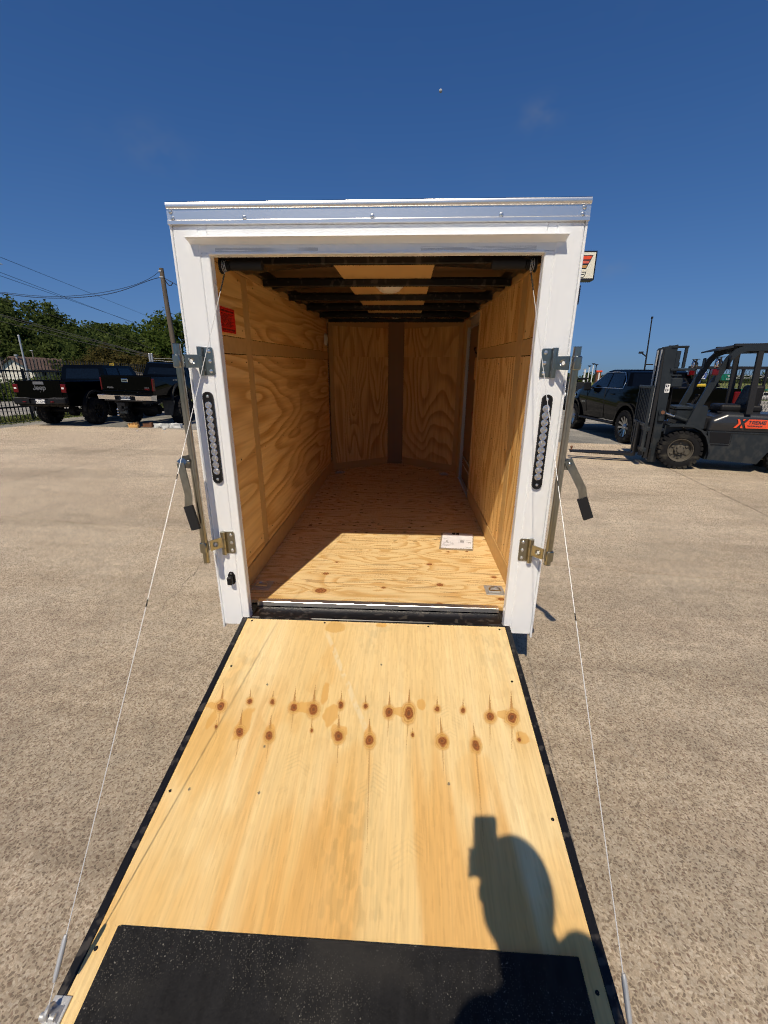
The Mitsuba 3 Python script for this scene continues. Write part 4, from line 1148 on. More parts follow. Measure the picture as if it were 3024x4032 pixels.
# tilt cylinders, fender, wheels
fk('tilt_cylinder', cat(cyl((-.12, .20, .88), (.12, .20, .80), .034, 14), cyl((-.32, .14, .945), (-.32, .24, .945), .055, 20), bx(-.37, -.27, .15, .24, .78, .95, .02)), 'm_fpaint')
fk('tilt_cylinder__rod', cyl((-.30, .20, .945), (-.10, .20, .875), .016, 12), 'm_chrome')
fk('tilt_cylinder__pin', cat(cyl((-.32, .125, .945), (-.32, .142, .945), .03, 14)), 'm_rust')
fen = [(-.22, .735), (.02, .745), (.14, .735), (.26, .68), (.35, .58), (.41, .44), (.44, .30), (.43, .20)]
fl = LineString(fen).buffer(.014, cap_style=2)
fk('fender', extr(fl, -.04, .26, 'xz'), 'm_fpaint')
fk('axle_plate', cat(extr([(-.24, .73), (.05, .73), (-.02, .60), (-.16, .55), (-.24, .58)], .16, .18, 'xz'), bx(-.22, .42, .26, W_ - .26, .22, .62, .02)), 'm_fpaint')
for s, w in ((-1, .10), (1, W_ - .10)):
    Wm = M @ np.array([[0, -1.0, 0, 0.02], [s, 0, 0, w], [0, 0, 1, .325], [0, 0, 0, 1]])
    Wm = M @ np.array([[0, s, 0, .02], [s, 0, 0, w], [0, 0, 1, .325], [0, 0, 0, 1.0]])
    k = f'{P}__wheel'
    kk = put(k, lathe([(.185, -.11), (.29, -.11), (.308, -.095), (.312, 0), (.308, .095), (.29, .11), (.255, .118), (.21, .112), (.200, .10), (.195, -.10), (.185, -.11)], 44, 'x'), 'm_tyre', 35, Wm)
    bl = []
    for i in range(24):
        a = 2 * math.pi * i / 24
        for (x0, x1, o) in ((-.118, .0, 0), (.0, .118, .5)):
            bl.append(xf(bx(x0, x1, -.030, .030, .285, .330, .004), rotx(a + o * 2 * math.pi / 24)))
    put(kk + '__tread', cat(bl), 'm_tyre', False, Wm)
    put(kk + '__rim', lathe([(.198, .10), (.195, .112), (.186, .108), (.178, .075), (.172, .07), (.165, .03), (.09, .028), (.085, .06), (.055, .072), (.001, .072)], 36, 'x'), 'm_mudrim', 35, Wm)
    put(kk + '__hub', cat([lathe([(.001, .10), (.045, .098), (.05, .085), (.05, .06)], 20, 'x')] + [xf(cyl((.05, 0, .072), (.092, 0, .072), .011, 7), rotx(2 * math.pi * i / 8)) for i in range(8)] + [xf(bx(.03, .05, -.02, .02, .10, .15, .005), rotx(2 * math.pi * i / 6)) for i in range(6)]), 'm_mudrim', 30, Wm)
for s, w in ((-1, .14), (1, W_ - .14)):
    Wm = M @ np.array([[0, s, 0, 1.53], [s, 0, 0, w], [0, 0, 1, .245], [0, 0, 0, 1.0]])
    wheel(f'{P}__wheel', Wm, .238, .17, .14, 5, True, 'm_iron', 'm_iron', 20)
fk('exhaust', tube([(1.5, .8, .93), (1.5, .8, 1.9)], .025, 10), 'm_iron')

# ------------------------------------------------------------------ iron fence along the street, x about -13
P = nk('iron_fence')
lab(P, 'black wrought-iron picket fence between the parked pickups and the street', 'fence')
FY0, FY1 = 9.6, 24.0


def fx(y):
    return -13.0 + .035 * (y - 12)


pk = [i for i in range(int((FY1 - FY0) / .145))]
for i in pk:
    y = FY0 + .145 * i
    x = fx(y)
    put(P + '__picket', bx(x - .011, x + .011, y - .011, y + .011, .03, 2.03), 'm_iron', False)
for z in (.46, 1.62, .0):
    if z > 0:
        put(P + '__rail', hull([(fx(y) + e, y, z + d) for y in (FY0, FY1) for e in (-.02, .02) for d in (-.025, .025)]), 'm_iron', False)
for y in (10.4, 12.85, 15.3, 17.7, 20.2, 22.6):
    put(P + '__post', bx(fx(y) - .028, fx(y) + .028, y - .028, y + .028, -.02, 1.70, .004), 'm_iron')
K = 'fence_sign'
lab(K, 'small yellow notice sign fixed above the roof line of the left pickup', 'sign')
put(K, bx(-11.98, -11.80, 15.98, 16.0, 1.83, 1.96, .003), 'm_yellow')
put(K + '__print', cat(bx(-11.955, -11.83, 15.975, 15.9795, 1.90, 1.93), bx(-11.955, -11.85, 15.975, 15.9795, 1.855, 1.875)), 'm_ink', False)
put(K + '__post', cyl((-11.89, 16.02, -.02), (-11.89, 16.02, 1.9), .02, 8), 'm_iron')
# wooden board fence and pipe-post fence behind the lifted pickup
P = 'board_fence'
lab(P, 'weathered grey wooden board fence behind the two pickups', 'fence')
for i in range(22):
    x = -15.6 + .145 * i
    put(P + '__board', bx(x, x + .132, 22.0, 22.022, -.03, 1.86 - .028 * i * .9 + .02 * rng.random(), .002), 'm_greywood', False)
P = 'pipe_fence'
lab(P, 'galvanised pipe brace with strands of barbed wire beside the lifted pickup', 'fence')
for x in (-10.86, -10.76):
    put(P + '__post', cat(cyl((x, 17, -.02), (x + .01, 17, 2.37), .036, 12), trimesh.creation.icosphere(2, .042).apply_translation((x + .01, 17, 2.37))), 'm_galv', 40)
put(P + '__brace', cyl((-11.42, 17.02, .9), (-10.90, 17.02, 2.0), .026, 10), 'm_galv', 40)
for z0, z1 in ((2.22, 2.10), (2.12, 2.02), (1.96, 1.86), (1.80, 1.72), (1.60, 1.55)):
    put(P + '__wire', tube([(-10.78, 17, z0), (-9.4, 17.1, z0 - .06), (-7.0, 17.3, z1 - .02)], .007, 5), 'm_galv', True)
# slim pale post standing left of the first pickup
P = 'steel_post'
lab(P, 'slim pale steel post rising beside the fence at the far left', 'post')
put(P, cat(cyl((-13.66, 13.8, -.03), (-13.66, 13.8, 2.82), .030, 12)), 'm_galv', 40)
put(P + '__cap', trimesh.creation.icosphere(2, .034).apply_translation((-13.66, 13.8, 2.82)), 'm_galv', True)
# blocks and broken kerb on the ground
P = 'timber_block'
lab(P, 'pale timber blocks leaning on the concrete edge behind the lifted pickup', 'timber')
put(P, xf(bx(-.14, .14, -.06, .06, 0, .14, .006), place(-8.09, 10.88, 0, .1) @ roty(-.22)), 'm_wood')
put(P + '__block', xf(bx(-.13, .13, -.05, .05, .0, .08, .006), place(-8.05, 10.80, 0.0, .1)), 'm_wood')
P = 'steel_channel'
lab(P, 'short rusty black steel channel lying next to the pale timber blocks', 'scrap metal')
put(P, cat(bx(-7.92, -7.62, 10.93, 11.06, 0, .02), bx(-7.92, -7.62, 11.04, 11.06, .018, .12, .003), bx(-7.66, -7.58, 10.93, 11.07, .0, .13, .006)), 'm_rust')
for i, (x, l) in enumerate(((-7.28, .46), (-6.86, .36))):
    K = nk('broken_kerb')
    m = trimesh.creation.box(extents=(l, .16, .12)).subdivide().subdivide().subdivide()
    v = np.array(m.vertices); v += (meshkit.noise(v * 14 + i * 7)[:, None] - .5) * .05 * np.sign(v); v[:, 2] += .05; v[:, 0] += x; v[:, 1] += 11.0
    put(K, tm(v, m.faces), 'm_barrier', False)
    lab(K, ['broken grey concrete kerb piece nearest the rusty steel channel', 'broken grey concrete kerb piece closest to the white trailer'][i], 'kerb', 'broken kerb pieces behind the lifted pickup')
for (x, y, s) in ((-6.85, 10.3, .05), (-7.4, 9.9, .03), (-6.5, 9.7, .025)):
    K = nk('rubble_stone')
    m = trimesh.creation.icosphere(2, s); v = np.array(m.vertices); v *= (1 + .5 * (meshkit.noise(v * 40)[:, None] - .5)); v[:, 2] *= .5; v += (x, y, s * .4)
    put(K, tm(v, m.faces), 'm_barrier', False)
    lab(K, {.05: 'largest loose stone, right by the broken kerb', .03: 'small loose stone farthest left on the concrete', .025: 'smallest loose stone, closest to the trailer'}[s], 'stone', 'loose stones on the concrete')

# ------------------------------------------------------------------ house across the street
P = 'house'
lab(P, 'low cream house with brown shingle roof behind the iron fence', 'house')
HM = np.eye(4)
x0, x1, y0, y1, ze, zp = -69.9, -63.5, 72.0, 86.0, 2.35, 4.3
xm = (x0 + x1) / 2
put(P + '__wall', extr([(x0, -.1), (x1, -.1), (x1, ze), (xm, zp), (x0, ze)], y0, y1, 'xz'), 'm_cream', False)
for s, xa in ((1, x1), (-1, x0)):
    ov = .55
    dx, dz = (xa - xm), (ze - zp)
    ex, ez = xa + s * ov, ze + dz / dx * s * ov
    rk = put(P + '__roof', hull([(xm, y, zp + .05 + t) for y in (y0 - .6, y1 + .6) for t in (0, .14)] + [(ex, y, ez + .05 + t) for y in (y0 - .6, y1 + .6) for t in (0, .14)]), 'm_roof', False)
    if s == 1:
        for i in range(11):        # shingle courses
            t0, t1 = i / 11, (i + 1.06) / 11
            put(rk + '__shingle', hull([(xm + (ex - xm) * t, y, zp + (ez - zp) * t + .19 + h) for y in (y0 - .6, y1 + .6) for t, h in ((t0, .0), (t1, .035), (t0, .015), (t1, .0))]), 'm_roof', False)
put(P + '__fascia', cat(bx(x1 + .50, x1 + .60, y0 - .6, y1 + .6, ze - .22, ze - .02), hull([(xm, y0 - .62, zp + .05), (xm, y0 - .62, zp - .12), (x1 + .55, y0 - .62, ze - .12), (x1 + .55, y0 - .62, ze - .30), (xm, y0 - .58, zp + .05), (x1 + .55, y0 - .58, ze - .12), (xm, y0 - .58, zp - .12), (x1 + .55, y0 - .58, ze - .3)])), 'm_roof', False)
for i, y in enumerate((74.2, 77.2, 80.4, 83.5)):
    k = put(P + '__window', bx(x1 - .02, x1 + .02, y - .55, y + .55, .95, 2.0), 'm_tint', False)
    put(k + '__frame', cat(bx(x1 - .02, x1 + .06, y - .62, y - .55, .88, 2.07), bx(x1 - .02, x1 + .06, y + .55, y + .62, .88, 2.07), bx(x1 - .02, x1 + .06, y - .55, y + .55, 2.0, 2.07), bx(x1 - .02, x1 + .06, y - .55, y + .55, .88, .95), bx(x1 - .02, x1 + .05, y - .02, y + .02, .95, 2.0)), 'm_barrier', False)
for i in range(9):
    put(P + '__siding', bx(x0 + .02, x1 + .015 * (i % 2) + .01, y0 - .03, y0 - .0, .0 + .26 * i, .02 + .26 * i), 'm_barrier', False)
for (x, y, z) in ((xm + .6, 72.2, 4.55), (xm + .9, 82.5, 4.45)):
    put(P + '__roof_vent', cat(cyl((x, y, 3.8), (x, y, z), .16, 12), cyl((x, y, z), (x, y, z + .22), .30, 14)), 'm_galv', 30)

# ------------------------------------------------------------------ vegetation


def leaves(cent, rad, n, size, cols, seed, flat=.8):
    """n leaf quads spread through blobs; returns mesh and vertex colours"""
    r = np.random.default_rng(seed)
    cent, rad = np.asarray(cent, float), np.asarray(rad, float)
    pick = r.choice(len(cent), n, p=rad ** 2 / (rad ** 2).sum())
    d = r.normal(size=(n, 3)); d /= np.linalg.norm(d, axis=1, keepdims=True)
    rr = r.random(n) ** .45
    p = cent[pick] + d * (rad[pick] * rr)[:, None] * np.array([1, 1, flat])
    p += (np.stack([meshkit.noise(p * 1.3 / rad.mean() + k * 9) for k in range(3)], 1) - .5) * rad.mean() * .9
    a = r.normal(size=(n, 3)) + d * .8; a /= np.linalg.norm(a, axis=1, keepdims=True)
    t = np.cross(a, r.normal(size=(n, 3))); t /= np.linalg.norm(t, axis=1, keepdims=True)
    b = np.cross(a, t)
    s = size * (.6 + .8 * r.random(n))[:, None]
    V = np.stack([p - t * s, p + b * s * .55, p + t * s, p - b * s * .55], 1).reshape(-1, 3)
    i = np.arange(n) * 4
    F = np.concatenate([np.stack([i, i + 1, i + 2], 1), np.stack([i, i + 2, i + 3], 1)])
    cl = np.asarray(cols, float)
    w = np.clip(.55 * r.random(len(cent))[pick] + .6 * r.random(n) - .1, 0, 1)[:, None]
    C = np.repeat(cl[0] * (1 - w) + cl[1] * w, 4, 0)
    return tm(V, F), C


def tree(key, label, x, y, h, w, n, size, cols, seed, base=.28, group=None, catg='tree'):
    r = np.random.default_rng(seed + 100)
    P = nk(key)
    lab(P, label, catg, group)
    limbs = [tube([(x, y, -.1), (x + .05 * w * r.normal(), y, h * .28), (x + .06 * w * r.normal(), y, h * .55)], [h * .028, h * .022, h * .012], 9)]
    cent, rad = [], []
    K = 40
    for i in range(K):
        a, q = r.random() * 2 * math.pi, math.sqrt(r.random())
        u = r.random()
        zz = base + (1 - base) * u
        env = math.sin(math.pi * min(1, (zz - base * .55) / (1.06 - base * .55))) ** .6
        R = w * .5 * env * q * .86
        c = (x + R * math.cos(a), y + R * math.sin(a), h * zz - .06 * h)
        rr = w * (.11 + .11 * r.random())
        cent.append(c); rad.append(min(rr, .95 * (h - c[2]) + .06 * h))
        if i < 9:
            s = (x + .03 * w * r.normal(), y + .03 * w * r.normal(), h * (.22 + .25 * r.random()))
            limbs.append(tube([s, (np.array(s) * .45 + np.array(c) * .55) + (0, 0, .03 * h), c], [h * .013, h * .008, h * .003], 6))
    put(P + '__trunk', cat(limbs), 'm_bark', 40)
    m, C = leaves(cent, rad, n, size, cols, seed)
    put(P + '__crown', m, 'm_leaf', False, None, C)


DG = [(.040, .062, .018), (.130, .170, .050)]
MG = [(.045, .078, .018), (.165, .215, .048)]
OL = [(.050, .048, .016), (.150, .122, .042)]
tg = 'trees beyond the street'
tree('oak_tree', 'tallest dark tree at the left edge behind the cream house', -90, 95, 18.0, 17, 12000, .34, DG, 1, .12, tg)
tree('oak_tree', 'dark tree with a knobbly top right of the tallest one', -77.5, 95, 16.2, 14, 11000, .34, DG, 2, .10, tg)
tree('oak_tree', 'dark tree sloping down behind the right end of the house roof', -68.5, 93, 11.6, 12, 9000, .32, DG, 3, .08, tg)
tree('oak_tree', 'low dark tree left of the gap where the sky dips lowest', -61, 90, 8.2, 11, 7000, .30, DG, 4, .05, tg)
tree('oak_tree', 'grey-green small tree standing in the dip of the treeline', -47.5, 70, 9.3, 10, 8000, .26, DG, 5, .08, tg)
tree('oak_tree', 'bright green rounded tree behind the leaning utility pole', -26.4, 50, 8.4, 8.5, 12000, .19, MG, 6, .10, tg)
tree('oak_tree', 'bright green tree half hidden by the trailer wall', -20.5, 51, 8.3, 8, 8000, .19, MG, 7, .10, tg)
tree('oak_tree', 'dull green low tree filling in behind the brown bush', -36.5, 52, 6.4, 10, 8000, .22, DG, 8, .03, tg)
tree('oak_tree', 'shaded low tree between the brown bush and the bright green tree', -31, 46, 5.8, 8, 7000, .20, DG, 9, .03, tg)
tree('oak_tree', 'dark low tree above the house ridge', -58, 80, 6.6, 13, 8000, .26, DG, 10, .02, tg)
tree('bush', 'large olive-brown bush behind the roof of the left pickup', -22.6, 32.5, 3.7, 5.6, 11000, .11, OL, 11, .0, None, 'bush')
tree('bush', 'olive-brown bush to the left of the large one', -25.6, 34, 3.0, 4.6, 7000, .11, OL, 12, .0, None, 'bush')
tree('bush', 'olive-brown bush behind the wooden board fence', -19.3, 32, 3.0, 4.6, 7000, .11, OL, 16, .0, None, 'bush')
tree('bush', 'dark green bush behind the fence at the left edge', -24.6, 24.0, 1.35, 3.2, 6000, .075, MG, 13, .0, None, 'bush')
tree('bush', 'dark green bush in front of the cream house wall', -28.4, 30.5, 1.3, 4.0, 6000, .085, MG, 14, .0, None, 'bush')
tree('bush', 'dark green bush right of the slim steel post', -31, 36.5, 1.5, 3.2, 5000, .085, DG, 15, .0, None, 'bush')
tree('oak_tree', 'dark tree filling the left edge in front of the tallest one', -82, 88, 12.5, 15, 12000, .32, DG, 21, .03, tg)
tree('oak_tree', 'dark tree between the knobbly-topped one and the house roof', -71, 87, 9.2, 13, 11000, .30, DG, 22, .02, tg)
tree('oak_tree', 'dull green tree bridging the dip and the bright green tree', -41, 60, 8.2, 10, 10000, .24, DG, 23, .03, tg)
tree('oak_tree', 'mid green tree directly left of the bright green one', -33, 54, 7.6, 9, 10000, .21, MG, 24, .04, tg)
tree('oak_tree', 'low dark tree beneath the dip in the treeline', -53, 78, 7.2, 12, 10000, .26, DG, 25, .02, tg)
# hedge mass far right, and hills of trees on the skyline
cent, rad = [], []
r = np.random.default_rng(5)
for i in range(150):
    t = r.random()
    cent.append((58 + 190 * t, 196 + 18 * r.random(), -.5 + 2.2 * r.random() + 2.8 * t * r.random())); rad.append(1.8 + 1.6 * r.random())
m, C = leaves(cent, rad, 26000, .55, DG, 77)
put('far_woodland', m, 'm_leaf', False, None, C)
lab('far_woodland', 'distant dark line of trees on the horizon at the right', 'woodland', kind='stuff')
cent, rad = [], []
for i in range(70):
    t = r.random()
    cent.append((-60 + 150 * t, 210 + 10 * r.random(), -.3 + 1.5 * r.random())); rad.append(1.6 + 1.2 * r.random())
m, C = leaves(cent, rad, 9000, .6, DG, 78)
put('far_woodland_left', m, 'm_leaf', False, None, C)
lab('far_woodland_left', 'far treeline hidden behind the trailer', 'woodland', kind='stuff')
# grass tufts along the iron fence
n = 5200
r = np.random.default_rng(9)
gy = 9.4 + 13.5 * r.random(n); gx = np.where(r.random(n) < .55, -13.05 + .035 * (gy - 12) + .42 * r.normal(size=n), -15.0 + 1.9 * r.random(n))
gx = np.minimum(gx, -12.35 + .1 * (gy - 10))
base = np.stack([gx, gy, np.full(n, -.03)], 1)
a = r.random(n) * 2 * math.pi
hh = .05 + .11 * r.random(n)
side = np.stack([np.cos(a), np.sin(a), 0 * a], 1) * .014
tip = base + np.stack([.05 * r.normal(size=n), .05 * r.normal(size=n), hh], 1)
V = np.stack([base - side, base + side, tip], 1).reshape(-1, 3)
C = np.repeat(np.array([.06, .09, .02]) * (.6 + r.random(n))[:, None] + np.array([.05, .03, .01]) * r.random(n)[:, None], 3, 0)
put('grass_strip', tm(V, np.arange(3 * n).reshape(-1, 3)), 'm_leaf', False, None, C)
lab('grass_strip', 'short grass growing along the foot of the iron fence', 'grass', kind='stuff')
put('verge', tm([(-15.1, -14, -.02), (-12.75, -14, -.02), (-12.75, 11.2, -.008), (-12.2, 15.5, -.008), (-11.5, 22, -.008), (-15.1, 40, -.02)], [(0, 1, 2), (0, 2, 3), (0, 3, 4), (0, 4, 5)]), 'm_grass', False)
lab('verge', 'grass verge under the iron fence', kind='structure')

# ------------------------------------------------------------------ utility pole and lines
P = 'utility_pole'
lab(P, 'leaning brown wooden utility pole left of the trailer', 'pole')
put(P, tube([(-14.82, 27, -.1), (-14.93, 27, 3.48), (-15.03, 27, 5.63), (-15.09, 27, 7.80)], [.17, .155, .14, .125], 14), 'm_bark', 40)
put(P + '__insulator', cat(cyl((-15.22, 26.9, 7.62), (-15.05, 26.9, 7.62), .05, 10), cyl((-15.2, 26.9, 7.29), (-15.0, 26.9, 7.29), .05, 10)), 'm_galv')
put(P + '__loop', tube([(-14.95, 26.95, 7.26), (-14.85, 26.95, 7.0), (-14.70, 26.95, 6.83), (-14.55, 26.95, 6.86), (-14.45, 26.95, 7.0)], .028, 7), 'm_iron', True)
LN = [([(-33, 27, 6.95), (-28.21, 27.0, 6.64), (-25.79, 27.0, 6.50), (-23.82, 27.0, 6.31), (-21.82, 27.0, 6.25), (-19.79, 27.0, 6.38), (-17.74, 27.0, 6.7), (-16.09, 27.0, 7.17), (-15.16, 26.9, 7.62)], .022, 'upper sagging cable running left from the utility pole'),
      ([(-33, 27, 6.95), (-28.22, 27.0, 6.58), (-25.81, 27.0, 6.43), (-23.84, 27.0, 6.22), (-21.84, 27.0, 6.15), (-19.81, 27.0, 6.25), (-17.76, 27.0, 6.58), (-16.11, 27.0, 7.09), (-15.14, 26.9, 7.29)], .03, 'lower thicker sagging cable running left from the utility pole'),
      ([(-14.95, 26.9, 7.26), (-14.23, 27.0, 6.88), (-11, 27, 5.7), (-6, 27, 5.2)], .03, 'short cable running from the utility pole behind the trailer'),
      ([(-30.27, 30, 10.09), (-43.61, 75, 11.03)], .028, 'highest straight wire crossing the sky at the left'),
      ([(-30.56, 30, 9.13), (-45.43, 75, 9.66)], .028, 'second straight wire crossing the sky at the left'),
      ([(-30.64, 30, 8.85), (-45.41, 75, 9.81)], .028, 'third straight wire, lowest of those crossing open sky'),
      ([(-25.5, 24, 5.34), (-23.42, 24, 4.83), (-19.96, 24, 3.93), (-17.16, 24, 3.23), (-14.9, 24, 2.67)], .03, 'upper thick cable in front of the dark trees'),
      ([(-25.52, 24, 5.27), (-23.45, 24, 4.75), (-19.98, 24, 3.82), (-17.17, 24, 3.16), (-14.91, 24, 2.60)], .03, 'middle thick cable in front of the dark trees'),
      ([(-25.61, 24, 4.96), (-23.52, 24, 4.47), (-20.03, 24, 3.62), (-17.2, 24, 2.99), (-14.92, 24, 2.53)], .025, 'lower thick cable in front of the dark trees'),
      ([(-25.25, 24, 6.17), (-23.21, 24, 5.63), (-21.51, 24, 5.12), (-19.12, 24, 4.41), (-17.26, 24, 3.85), (-14.7, 24, 3.0)], .014, 'thin wire emerging from the dark tree into the sky gap')]
for pts, rr, l in LN:
    K = nk('power_line')
    pts = np.array(pts, float)
    if len(pts) == 2:
        d = pts[1] - pts[0]; pts = np.array([pts[0] - d * .3, pts[0], pts[1], pts[1] + d * .25])
    else:
        from scipy.interpolate import CubicSpline
        t = np.r_[0, np.cumsum(np.linalg.norm(np.diff(pts, axis=0), axis=1))]
        pts = CubicSpline(t, pts)(np.linspace(0, t[-1], 40))
    put(K, tube(pts, rr * .62, 6), 'm_iron', True)
    lab(K, l, 'cable', 'overhead cables at the left')
# street lamps and small lamp posts at the left
K = 'street_lamp'
lab(K, 'pale street lamp head reaching in at the left edge of the sky', 'street lamp')
put(K, cat(tube([(-27.6, 27, -.1), (-27.55, 27, 7.6), (-26.9, 27, 8.12), (-25.8, 27, 8.2)], [.09, .06, .05, .04], 10)), 'm_galv', 40)
put(K + '__head', hull([(-25.95, 26.85, 8.16), (-25.95, 27.15, 8.16), (-25.25, 26.88, 8.06), (-25.25, 27.12, 8.06), (-25.9, 27, 8.28), (-25.4, 27, 8.2)]), 'm_galv')
for (x, y, z, l) in ((-26.9, 27, 3.0, 'small grey lamp post at the left edge in front of the house'), (-34.8, 39, 3.6, 'small grey lamp post behind the house roof ridge')):
    K = nk('lamp_post')
    lab(K, l, 'lamp post', 'small lamp posts by the house')
    put(K, cyl((x, y, -.1), (x, y, z), .045, 8), 'm_greywood')
    put(K + '__lamp_head', bx(x - .17, x + .08, y - .08, y + .08, z, z + .10, .03), 'm_galv')

# ------------------------------------------------------------------ right-hand background
P = 'pylon_sign'
lab(P, 'tall cream business sign with orange slanted bars showing past the trailer edge', 'sign')
put(P + '__cabinet', bx(5.2, 9.17, 22.0, 22.55, 6.10, 7.37, .01), 'm_signframe')
put(P + '__face', bx(5.27, 9.10, 21.985, 22.0, 6.18, 7.30), 'm_sign', False)
y = 21.98


def slant(x1, x2, zt, zb, x0):
    return Polygon([(x0, zb), (x2, zb), (x1, zt), (x0, zt)])


for (x1, x2, zt, zb, colr) in ((8.97, 8.88, 7.165, 6.975, 'm_orange'), (8.88, 8.80, 6.955, 6.80, 'm_orange2'), (8.79, 8.71, 6.775, 6.60, 'm_amber')):
    o = slant(x1, x2, zt, zb, 8.1).buffer(.012)
    k = put(P + '__emblem_bar', extr(o, y - .004, y + .004, 'xz'), 'm_signframe', False)
    put(k + '__fill', extr(o.buffer(-.034), y - .008, y - .0045, 'xz'), colr, False)
for txt, xx in (('G', 8.53),):
    o = Polygon([(8.30, 6.20), (8.62, 6.20), (8.70, 6.27), (8.74, 6.46), (8.36, 6.46), (8.30, 6.40)])
    put(P + '__letter', cat(extr(o.difference(o.buffer(-.028)), y - .004, y + .004, 'xz'), extr(Polygon([(8.46, 6.36), (8.66, 6.36), (8.65, 6.33), (8.46, 6.33)]), y - .004, y + .004, 'xz')), 'm_signframe', False)
put(P + '__reader_board', bx(5.6, 8.60, 22.02, 22.4, 5.03, 5.88, .01), 'm_signframe')
put(P + '__pole', cat(cyl((6.2, 22.3, -.1), (6.2, 22.3, 6.1), .16, 14), cyl((7.6, 22.3, -.1), (7.6, 22.3, 6.1), .16, 14)), 'm_signframe')
P = 'camera_mast'
lab(P, 'thin dark mast with a small angled camera arm above the crew-cab pickup', 'mast')
put(P, cat(tube([(13.93, 25, -.05), (13.86, 25, 2.4), (13.78, 25, 4.72)], [.05, .045, .03], 8)), 'm_iron')
put(P + '__arm', cyl((13.55, 25, 2.92), (13.85, 25, 2.72), .035, 8), 'm_iron')
put(P + '__camera', bx(13.40, 13.62, 24.93, 25.07, 2.88, 3.0, .02), 'm_iron')
put(P + '__bracket', cyl((13.86, 25, 2.30), (14.3, 25, 2.30), .03, 8), 'm_iron')
put(P + '__tip', bx(13.74, 13.82, 24.95, 25.05, 4.72, 4.84, .01), 'm_iron')
lg = 'tall yard lights in the distance'
for (x, z, m_, hd, l) in ((43.25, 3.55, 'm_galvw', 0, 'white distant mast topped by small antennas, leftmost of the yard lights'), (44.17, 4.35, 'm_galvw', 1, 'white distant yard light, second from the left'), (45.05, 4.85, 'm_galvw', 1, 'white distant yard light, tallest of the row'),
                    (45.75, 4.65, 'm_iron', 1, 'dark distant yard light next to the orange sign')):
    K = nk('yard_light')
    lab(K, l, 'yard light', lg)
    put(K, cyl((x - .0, 110, -.1), (x, 110, z), .12 if hd else .22, 8), m_)
    if hd:
        put(K + '__lamp_head', cat(bx(x - .34, x + .34, 109.7, 110.3, z, z + .20, .06), bx(x - .12, x + .12, 109.9, 110.1, z - .18, z + .02)), 'm_iron')
    else:
        put(K + '__antenna', cat(bx(x - .5, x + .5, 109.9, 110.1, z + .02, z + .16, .02), bx(x - .1, x + .05, 109.9, 110.1, z + .16, z + .4), bx(x - .34, x - .12, 109.8, 110.2, z - .9, z - .5)), 'm_galv')
P = 'roadside_sign'
lab(P, 'distant dark tower sign with an orange cap', 'sign')
put(P, bx(46.15, 47.2, 110, 110.6, -.1, 3.0, .02), 'm_rust')
put(P + '__cap', bx(46.0, 47.35, 109.9, 110.7, 3.0, 3.42, .03), 'm_orange', 30)
put(P + '__stripe', bx(46.55, 46.85, 109.95, 110, .5, 2.9), 'm_plate', False)
# small off-road buggy far behind, between the trailer and the crew-cab pickup
P = 'utility_buggy'
M = place(9.0, 22.0, 0, 0, .92)
lab(P, 'dark open off-road buggy with flat roof parked far behind the crew-cab pickup', 'buggy')
put(P + '__body', cat(sidehull([(0, .45, .6), (0, .95, .62), (2.3, .45, .55), (2.3, .85, .5), (1.5, .95, .6)], 0, 0), bx(-.62, .62, -.6, .2, .62, .95, .03)), 'm_gasket', 30, M)
put(P + '__roof', bx(-.68, .68, .1, 1.6, 1.60, 1.68, .02), 'm_gasket', 30, M)
for s in (-1, 1):
    put(P + '__roll_bar', tube([(s * .62, 1.75, .9), (s * .60, 1.5, 1.58), (s * .60, .15, 1.6), (s * .64, -.1, .9)], .04, 8), 'm_iron', True, M)
put(P + '__seat', cat(bx(-.55, -.05, .2, .35, .9, 1.45, .05), bx(.05, .55, .2, .35, .9, 1.45, .05)), 'm_iron', 30, M)
wheels(P, M, .6, (.1, 1.9), .33, .24, .17, spokes=5, rim='m_iron', hub='m_iron')
P = 'compact_loader'
M = place(7.75, 20.5, 0, .0, .95)
lab(P, 'small dark loader with boxy guard, glimpsed just right of the trailer corner post', 'loader')
put(P + '__body', cat(bx(-.4, .4, 0, 1.2, .3, .85, .05), bx(-.35, .35, .2, .7, .85, 1.0, .03)), 'm_fpaint', 30, M)
put(P + '__guard', cat(tube([(-.33, .1, .85), (-.33, .15, 1.62), (.33, .15, 1.62), (.33, .1, .85)], .035, 8), tube([(-.33, .9, .85), (-.33, .85, 1.62), (.33, .85, 1.62), (.33, .9, .85)], .035, 8), bx(-.35, .35, .12, .88, 1.62, 1.66)), 'm_iron', 30, M)
put(P + '__canister', cyl((-.2, -.12, .78), (.2, -.12, .78), .11, 14), 'm_plate', 30, M)
wheels(P, M, .38, (.15, 1.0), .26, .2, .13, spokes=5, rim='m_iron', hub='m_iron')
